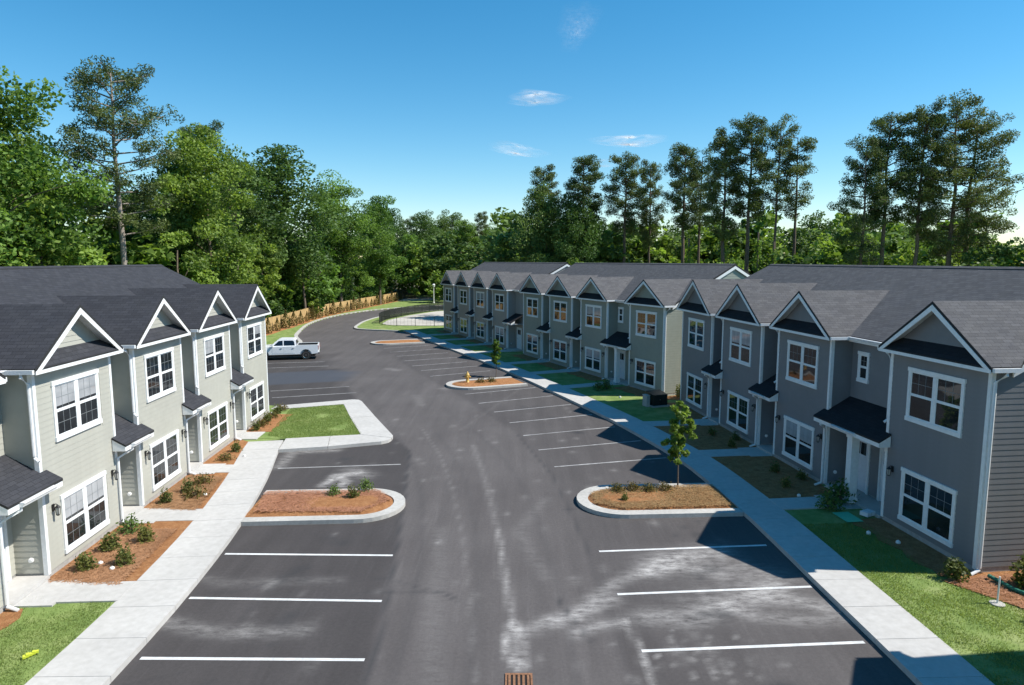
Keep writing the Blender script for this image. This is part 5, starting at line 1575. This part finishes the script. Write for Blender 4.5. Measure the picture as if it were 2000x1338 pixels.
# drain hose from the downspout, stake and pad at the slate row's corner
ds = empty('drain_hose', (13.45, 18.15, 0.2)); tag(ds, "green corrugated drain hose at the foot of the corner downspout", 'drain pipe')
mb = MB(); pts = [(0, 0, 0.06), (0.12, -0.3, 0.03), (0.2, -0.75, 0.02), (0.45, -1.2, 0.02)]
for (a, b) in zip(pts[:-1], pts[1:]):
    for k in range(8):
        p = [a[i] + (b[i] - a[i]) * k / 8 for i in range(3)]; q = [a[i] + (b[i] - a[i]) * (k + 1) / 8 for i in range(3)]
        mb.tube([p, q], [0.06 if k % 2 else 0.05, 0.05 if k % 2 else 0.06], 8)
mb.build('hose', M['teal'], ds)
pm_ = empty('pipe_marker', (12.75, 16.8, 0.13)); tag(pm_, "thin white marker post on a small concrete disc beside the straw strip", 'marker post')
mb = MB(); mb.tube([(0, 0, 0), (0.01, 0, 0.75)], 0.022, 8); mb.build('post', M['vent'], pm_)
mb = MB(); mb.lathe([(0.18, -0.03), (0.18, 0.02), (0.165, 0.028)], (0, 0, 0), 14); mb.build('disc', M['curb'], pm_)
hb = empty('dryer_vent', (15.3, 18.72, 1.05), aR); tag(hb, "white wall vent hood on the sunlit end wall of the slate row", 'vent')
mb = MB(); mb.lathe([(0.10, 0.0), (0.10, 0.03), (0.08, 0.05), (0.07, 0.12), (0.02, 0.125)], (0.0, 0, 0), 12, axis='x'); mb.build('hood', M['vent'], hb)
mt2 = MB(); mt2.box(-0.45, 0.45, -0.3, 0.3, 0, 0.012)
o = mt2.build('door_mat', M['mint'], None); o.location = (11.75, 22.75, 0.168); o.rotation_euler = (0, 0, aR); tag(o, "mint green mat lying on the shaded porch walk of the slate row", 'mat')
pk = empty('parcel', (12.55, 22.95, 0.17), 0.5); tag(pk, "pale parcel lying on the stoop under the big porch of the slate row", 'parcel')
mb = MB(); mb.box(-0.22, 0.22, -0.15, 0.15, 0, 0.14); mb.build('carton', M['door'], pk)
mb = MB(); mb.box(-0.03, 0.03, -0.152, 0.152, 0, 0.142); mb.build('tape', M['soffit'], pk)
sc_ = MB()
for k in range(5): sc_.box(-0.15 + 0.06 * k, -0.09 + 0.06 * k, -0.05 + 0.03 * k, 0.06 + 0.02 * k, 0.0, 0.05 + 0.02 * (k % 2))
M['limeplastic'] = plain('lime_plastic', (0.55, 0.60, 0.05), 0.5)
o = sc_.build('plastic_scrap', M['limeplastic']); o.location = (-10.95, 14.4, 0.15); o.rotation_euler = (0, 0, 0.6); tag(o, "crumpled lime yellow plastic scrap on the grass at the lower left", 'litter')

# ------------------------------------------------------------------ white pickup truck
M['car_white'] = plain('white_car_paint', (0.84, 0.85, 0.86), 0.22, 0.0, 0.6)
M['car_glass'] = plain('tinted_car_glass', (0.008, 0.010, 0.014), 0.06, 0.0, 0.7)
M['chrome'] = plain('chrome', (0.6, 0.6, 0.62), 0.15, 1.0)
M['tail'] = plain('red_lens', (0.25, 0.01, 0.01), 0.2)
M['headl'] = plain('clear_lens', (0.55, 0.57, 0.6), 0.1)
tk = empty('pickup_truck', (-20.95, 62.2, 0.0), math.pi + 0.21); tag(tk, "white crew cab pickup truck parked nose in beyond the sage row", 'pickup truck')
def arc(cx, cz, r, a0, a1, n=9): return [(cx + r * math.cos(t), cz + r * math.sin(t)) for t in np.linspace(a0, a1, n)]
FXW, RXW = 1.92, -1.82
lower = [(2.88, 0.52)] + arc(FXW, 0.44, 0.53, 0.15, math.pi - 0.15) + arc(RXW, 0.44, 0.53, 0.15, math.pi - 0.15) + [(-2.88, 0.60)]
rail = lower + [(-2.92, 1.02), (-2.88, 1.36), (-1.02, 1.36), (-0.98, 1.27), (1.25, 1.26), (2.55, 1.14), (2.88, 0.98), (2.94, 0.72)]
mid = [(2.86, 0.45), (-2.85, 0.5), (-2.87, 0.82), (-1.02, 0.82), (-1.0, 1.27), (1.25, 1.30), (2.5, 1.19), (2.84, 1.0), (2.90, 0.72)]
def extr(mb, prof, y0, y1, m=0, y0b=None):
    P0 = [(x, y0, z) for x, z in prof]; P1 = [(x, y1, z) for x, z in prof]
    mb.poly(P0, m); mb.poly(list(reversed(P1)), m)
    for i in range(len(prof)):
        j = (i + 1) % len(prof)
        mb.poly([P0[j], P0[i], P1[i], P1[j]], m)
mb = MB()
extr(mb, rail, 0.84, 1.0); extr(mb, rail, -1.0, -0.84); extr(mb, mid, -0.84, 0.84)
mb.box(-2.93, -2.84, -0.84, 0.84, 0.62, 1.35)
body = mb.build('body', M['car_white'], tk)
bv = body.modifiers.new('bevel', 'BEVEL'); bv.width = 0.035; bv.segments = 2; bv.limit_method = 'ANGLE'; bv.angle_limit = R(40)
gh = [(1.35, 1.25), (0.62, 1.86), (0.40, 1.92), (-0.72, 1.90), (-0.92, 1.82), (-1.0, 1.25)]
mb = MB()
P0 = [(x, -0.95 + 0.20 * (z - 1.25) / 0.67, z) for x, z in gh]; P1 = [(x, 0.95 - 0.20 * (z - 1.25) / 0.67, z) for x, z in gh]
mb.poly(P0); mb.poly(list(reversed(P1)))
for i in range(len(gh)):
    j = (i + 1) % len(gh); mb.poly([P0[j], P0[i], P1[i], P1[j]])
cabo = mb.build('cab', M['car_white'], tk); bv = cabo.modifiers.new('bevel', 'BEVEL'); bv.width = 0.05; bv.segments = 2
def ysd(z): return 0.95 - 0.20 * (z - 1.25) / 0.67 + 0.006
for s in (-1, 1):
    for pr in ([(1.02, 1.33), (0.55, 1.76), (0.20, 1.79), (0.18, 1.33)], [(0.10, 1.33), (0.11, 1.79), (-0.66, 1.78), (-0.80, 1.70), (-0.86, 1.33)]):
        mb = MB(); q = [(x, s * ysd(z), z) for x, z in pr]; mb.poly(q if s < 0 else list(reversed(q)))
        q2 = [(x, s * (ysd(z) - 0.02), z) for x, z in pr]; mb.poly(q2 if s > 0 else list(reversed(q2)))
        mb.build('side_window', M['car_glass'], tk)
    for x0, x1 in ((0.16, 1.12), (-0.88, 0.12)):
        mb = MB(); mb.box(x0, x1, s * 0.998, s * 1.008, 0.62, 1.24); d_ = mb.build('truck_door', M['car_white'], tk)
        mb = MB(); mb.box(x0 + 0.08, x0 + 0.26, s * 1.008, s * 1.04, 1.08, 1.11); mb.build('handle', M['chrome'], d_)
    mb = MB(); mb.box(1.02, 1.16, s * 1.0, s * 1.24, 1.28, 1.45); mb.build('wing_mirror', M['car_white'], tk)
    mb = MB(); mb.box(2.72, 2.93, s * 0.58, s * 0.96, 0.86, 1.02); mb.build('headlight', M['headl'], tk)
    mb = MB(); mb.box(-2.955, -2.90, s * 0.80, s * 0.99, 0.92, 1.28); mb.build('taillight', M['tail'], tk)
    for wx in (FXW, RXW):
        mb = MB(); mb.lathe([(0.26, -0.13), (0.40, -0.13), (0.42, -0.09), (0.42, 0.09), (0.40, 0.13), (0.26, 0.13)], (wx, s * 0.87, 0.42), 24, axis='y'); w_ = mb.build('wheel', M['rubber'], tk)
        mb = MB(); yo = 0.10 * s
        mb.lathe([(0.28, yo - 0.03 * s), (0.27, yo + 0.035 * s), (0.24, yo + 0.03 * s), (0.23, yo), (0.07, yo + 0.01 * s), (0.06, yo + 0.035 * s), (0.01, yo + 0.035 * s)], (wx, s * 0.87, 0.42), 20, axis='y')
        for k in range(6):
            t = k * math.pi / 3; c_, n_ = math.cos(t), math.sin(t)
            a = [(wx + 0.05 * c_ - 0.025 * n_, 0.42 + 0.05 * n_ + 0.025 * c_), (wx + 0.25 * c_ - 0.03 * n_, 0.42 + 0.25 * n_ + 0.03 * c_), (wx + 0.25 * c_ + 0.03 * n_, 0.42 + 0.25 * n_ - 0.03 * c_), (wx + 0.05 * c_ + 0.025 * n_, 0.42 + 0.05 * n_ - 0.025 * c_)]
            mb.poly([(x, s * 0.87 + yo + 0.025 * s, z) for x, z in a])
        mb.build('rim', M['chrome'], w_)
mb = MB(); q = [(1.30, -0.80, 1.31), (0.66, -0.72, 1.845), (0.66, 0.72, 1.845), (1.30, 0.80, 1.31)]; mb.poly([(x + 0.02, y, z + 0.02) for x, y, z in reversed(q)]); mb.build('windshield', M['car_glass'], tk)
mb = MB(); mb.poly([(-1.005, -0.72, 1.36), (-0.945, -0.62, 1.76), (-0.945, 0.62, 1.76), (-1.005, 0.72, 1.36)]); mb.build('rear_window', M['car_glass'], tk)
mb = MB(); mb.box(-2.83, -1.03, -0.835, 0.835, 0.822, 0.83); mb.box(-2.838, -2.83, -0.83, 0.83, 0.83, 1.33); mb.box(-2.83, -1.03, -0.838, -0.83, 0.83, 1.33); mb.box(-2.83, -1.03, 0.83, 0.838, 0.83, 1.33); mb.box(-1.035, -1.025, -0.83, 0.83, 0.83, 1.24); mb.build('bed_liner', M['black'], tk)
mb = MB(); mb.box(-3.02, -2.90, -0.98, 0.98, 0.50, 0.66); mb.build('rear_bumper', M['chrome'], tk)
mb = MB(); mb.box(2.86, 3.0, -0.97, 0.97, 0.46, 0.66); mb.build('front_bumper', M['chrome'], tk)
mb = MB(); mb.box(2.88, 2.945, -0.56, 0.56, 0.68, 1.0); mb.build('grille', M['black'], tk)
mb = MB(); mb.box(-2.6, 2.6, -0.7, 0.7, 0.28, 0.5); mb.build('chassis', M['black'], tk)

# ------------------------------------------------------------------ grass blades and loose straw close to the camera
def blades(name, poly, n, z, hgt, mat, label, flat=False):
    P = np.array(poly); lo, hi = P.min(0), P.max(0)
    pts = rng.uniform(lo, hi, (n * 3, 2))
    inside = np.zeros(len(pts), bool)
    j = len(P) - 1
    for i in range(len(P)):
        c = ((P[i, 1] > pts[:, 1]) != (P[j, 1] > pts[:, 1])) & (pts[:, 0] < (P[j, 0] - P[i, 0]) * (pts[:, 1] - P[i, 1]) / (P[j, 1] - P[i, 1] + 1e-12) + P[i, 0])
        inside ^= c; j = i
    pts = pts[inside][:n]; n = len(pts)
    a = rng.uniform(0, 6.28, n); t = np.stack([np.cos(a), np.sin(a)], 1)
    if flat:
        L = rng.uniform(0.06, 0.16, n)[:, None]; zz = z + rng.uniform(0.004, 0.03, n)
        A = pts - t * L; B = pts + t * L; nn = np.stack([-t[:, 1], t[:, 0]], 1) * 0.007
        v = np.stack([np.column_stack([A - nn, zz]), np.column_stack([A + nn, zz + 0.004]), np.column_stack([B, zz + rng.uniform(-0.01, 0.02, n)])], 1)
    else:
        h = hgt * rng.uniform(0.5, 1.4, n); w = 0.010
        lean = rng.normal(size=(n, 2)) * hgt * 0.5
        v = np.stack([np.column_stack([pts - t * w, np.full(n, z)]), np.column_stack([pts + t * w, np.full(n, z)]), np.column_stack([pts + lean, z + h])], 1)
    f = np.arange(n * 3).reshape(-1, 3)
    if not flat:
        thin = np.sin(pts[:, 0] * 1.3 + 2 * np.sin(pts[:, 1] * 0.9)) * np.sin(pts[:, 1] * 1.1 + 1.5 * np.sin(pts[:, 0] * 1.7))
        keep = rng.random(n) > np.clip(thin * 1.3 - 0.15, 0, 0.85); pts = pts[keep]; v = v[keep]; n = len(pts); f = np.arange(n * 3).reshape(-1, 3)
    clump = 0.5 + 0.5 * np.sin(pts[:, 0] * 2.1) * np.sin(pts[:, 1] * 1.7 + 1)
    o = link_mesh(name, np_mesh(name, v.reshape(-1, 3), f, M[mat], {"tone": ('FACE', np.clip(0.25 + 0.5 * clump * rng.random(n) + 0.25 * rng.random(n), 0, 1))}))
    tag(o, label, None, None, 'stuff')
blades('grass', [(-13.4, 10), (-10.22, 10), (-10.33, 13.4), (-10.55, 17.2), (-13.4, 17.2)], 26000, 0.118, 0.045, 'blade', "short green grass at the lower left corner")
blades('grass', [(10.24, 9), (17, 9), (17, 15.6), (15.5, 15.4), (13.4, 16.3), (12.2, 18.0), (12.1, 22.3), (9.9, 22.2), (10.06, 17.8), (10.2, 13.6)], 75000, 0.123, 0.05, 'blade', "short green grass on the lawn at the lower right")
blades('grass', [(-13.45, 40.35), (-10.6, 41.5), (-7.82, 34.3), (-8.0, 34.05), (-11.5, 33.36), (-12.6, 33.9)], 30000, 0.134, 0.05, 'blade', "short bright grass on the square framed by concrete")
blades('straw', [(-13.0, 18.0), (-10.9, 17.8), (-11.2, 21.7), (-13.1, 21.8)], 9000, 0.15, 0, 'straw', "loose pine straw on the near bed of the sage row", True)
blades('straw', [(-13.2, 23.6), (-11.4, 23.4), (-12.0, 27.2), (-13.5, 27.4)], 8000, 0.15, 0, 'straw', "loose pine straw on the middle bed of the sage row", True)
blades('straw', [(-9.15, 23.2), (-5.4, 23.2), (-4.5, 24.4), (-5.2, 25.5), (-9.5, 25.3)], 9000, 0.20, 0, 'straw', "loose pine straw on the left island", True)
blades('straw', [(3.1, 24.0), (4.2, 23.5), (8.0, 23.8), (8.0, 26.1), (4.2, 25.8), (3.1, 25.2)], 9000, 0.20, 0, 'straw', "loose pine straw on the young tree's island", True)
blades('straw', [(12.2, 18.0), (13.4, 16.3), (15.5, 15.5), (17, 16), (17, 18.6), (13.4, 18.3)], 7000, 0.15, 0, 'straw', "loose pine straw along the end wall of the slate row", True)

# ------------------------------------------------------------------ thin clouds
def cloud_mat(seed, dens, stretch):
    m, nt, b = nmat('thin_cloud')
    nt.nodes.remove(b)
    out = [n for n in nt.nodes if n.type == 'OUTPUT_MATERIAL'][0]
    g = nt.nodes.new("ShaderNodeTexCoord")
    mp = nt.nodes.new("ShaderNodeMapping"); mp.inputs["Location"].default_value = (seed, seed * 0.7, 0); mp.inputs["Scale"].default_value = stretch
    nt.links.new(g.outputs["Object"], mp.inputs[0])
    n = noise(nt, mp.outputs[0], 0.55, 6.0, 0.55)
    at = nt.nodes.new("ShaderNodeAttribute"); at.attribute_name = "tone"
    mu = nt.nodes.new("ShaderNodeMath"); mu.operation = 'MULTIPLY'
    r = ramp(nt, n, [(0.34, (0, 0, 0)), (0.80, (dens,) * 3)])
    nt.links.new(r, mu.inputs[0]); nt.links.new(at.outputs["Fac"], mu.inputs[1])
    d = nt.nodes.new("ShaderNodeBsdfDiffuse"); d.inputs[0].default_value = (0.95, 0.95, 0.95, 1)
    t = nt.nodes.new("ShaderNodeBsdfTranslucent"); t.inputs[0].default_value = (0.95, 0.95, 0.95, 1)
    mx = nt.nodes.new("ShaderNodeMixShader"); nt.links.new(d.outputs[0], mx.inputs[1]); nt.links.new(t.outputs[0], mx.inputs[2])
    tr = nt.nodes.new("ShaderNodeBsdfTransparent")
    m2 = nt.nodes.new("ShaderNodeMixShader"); nt.links.new(mu.outputs[0], m2.inputs[0]); nt.links.new(tr.outputs[0], m2.inputs[1]); nt.links.new(mx.outputs[0], m2.inputs[2])
    nt.links.new(m2.outputs[0], out.inputs[0])
    return m
def cloud(x, y, z, rx, ry, rz, tilt, seed, dens, label, roll=0.0):
    """thin lens of ice cloud, denser towards its middle"""
    n, k = 20, 40
    v, T = [], []
    for side in (1, -1):
        for i in range(n + 1):
            r = i / n
            for j in range(k):
                a = 2 * math.pi * j / k
                rag = 1 + 0.12 * math.sin(3 * a + seed) + 0.08 * math.sin(7 * a + 2 * seed)
                v.append((rx * r * rag * math.cos(a), ry * r * rag * math.sin(a), side * rz * (1 - r * r) * (1 + 0.2 * math.sin(5 * a + seed * r * 3))))
                T.append(max(0.0, 1 - r) ** 1.3)
    f = []
    for s in range(2):
        b = s * (n + 1) * k
        for i in range(n):
            for j in range(k):
                q = [b + i * k + j, b + i * k + (j + 1) % k, b + (i + 1) * k + (j + 1) % k, b + (i + 1) * k + j]
                f.append(q if s == 0 else q[::-1])
    me = np_mesh('cloud', np.array(v), np.array(f), cloud_mat(seed, dens, (3.2 / rx, 5.0 / rx, 5.0 / rx)), {"tone": ('POINT', np.array(T))})
    o = link_mesh('cloud', me, None, (x, y, z)); o.rotation_euler = (tilt, roll, 0)
    tag(o, label, 'cloud', "thin wisps of cloud")
cloud(130, 3800, 880, 175, 190, 22, 0.0, 1.3, 0.95, "small white wisp of cloud high in the middle of the sky")
cloud(660, 3900, 672, 230, 200, 20, 0.0, 4.1, 0.95, "brightest long wisp of cloud above the tall pines on the right")
cloud(25, 4000, 640, 190, 230, 20, 0.0, 7.7, 0.5, "faint low wisp of cloud left of the brightest one", 0.15)
cloud(330, 3600, 1180, 110, 420, 25, 0.0, 9.2, 0.16, "faint upright streak of cloud near the top of the sky")
cloud(520, 4000, 565, 150, 150, 15, 0.0, 5.5, 0.28, "very faint wisp of cloud just above the pine tops")
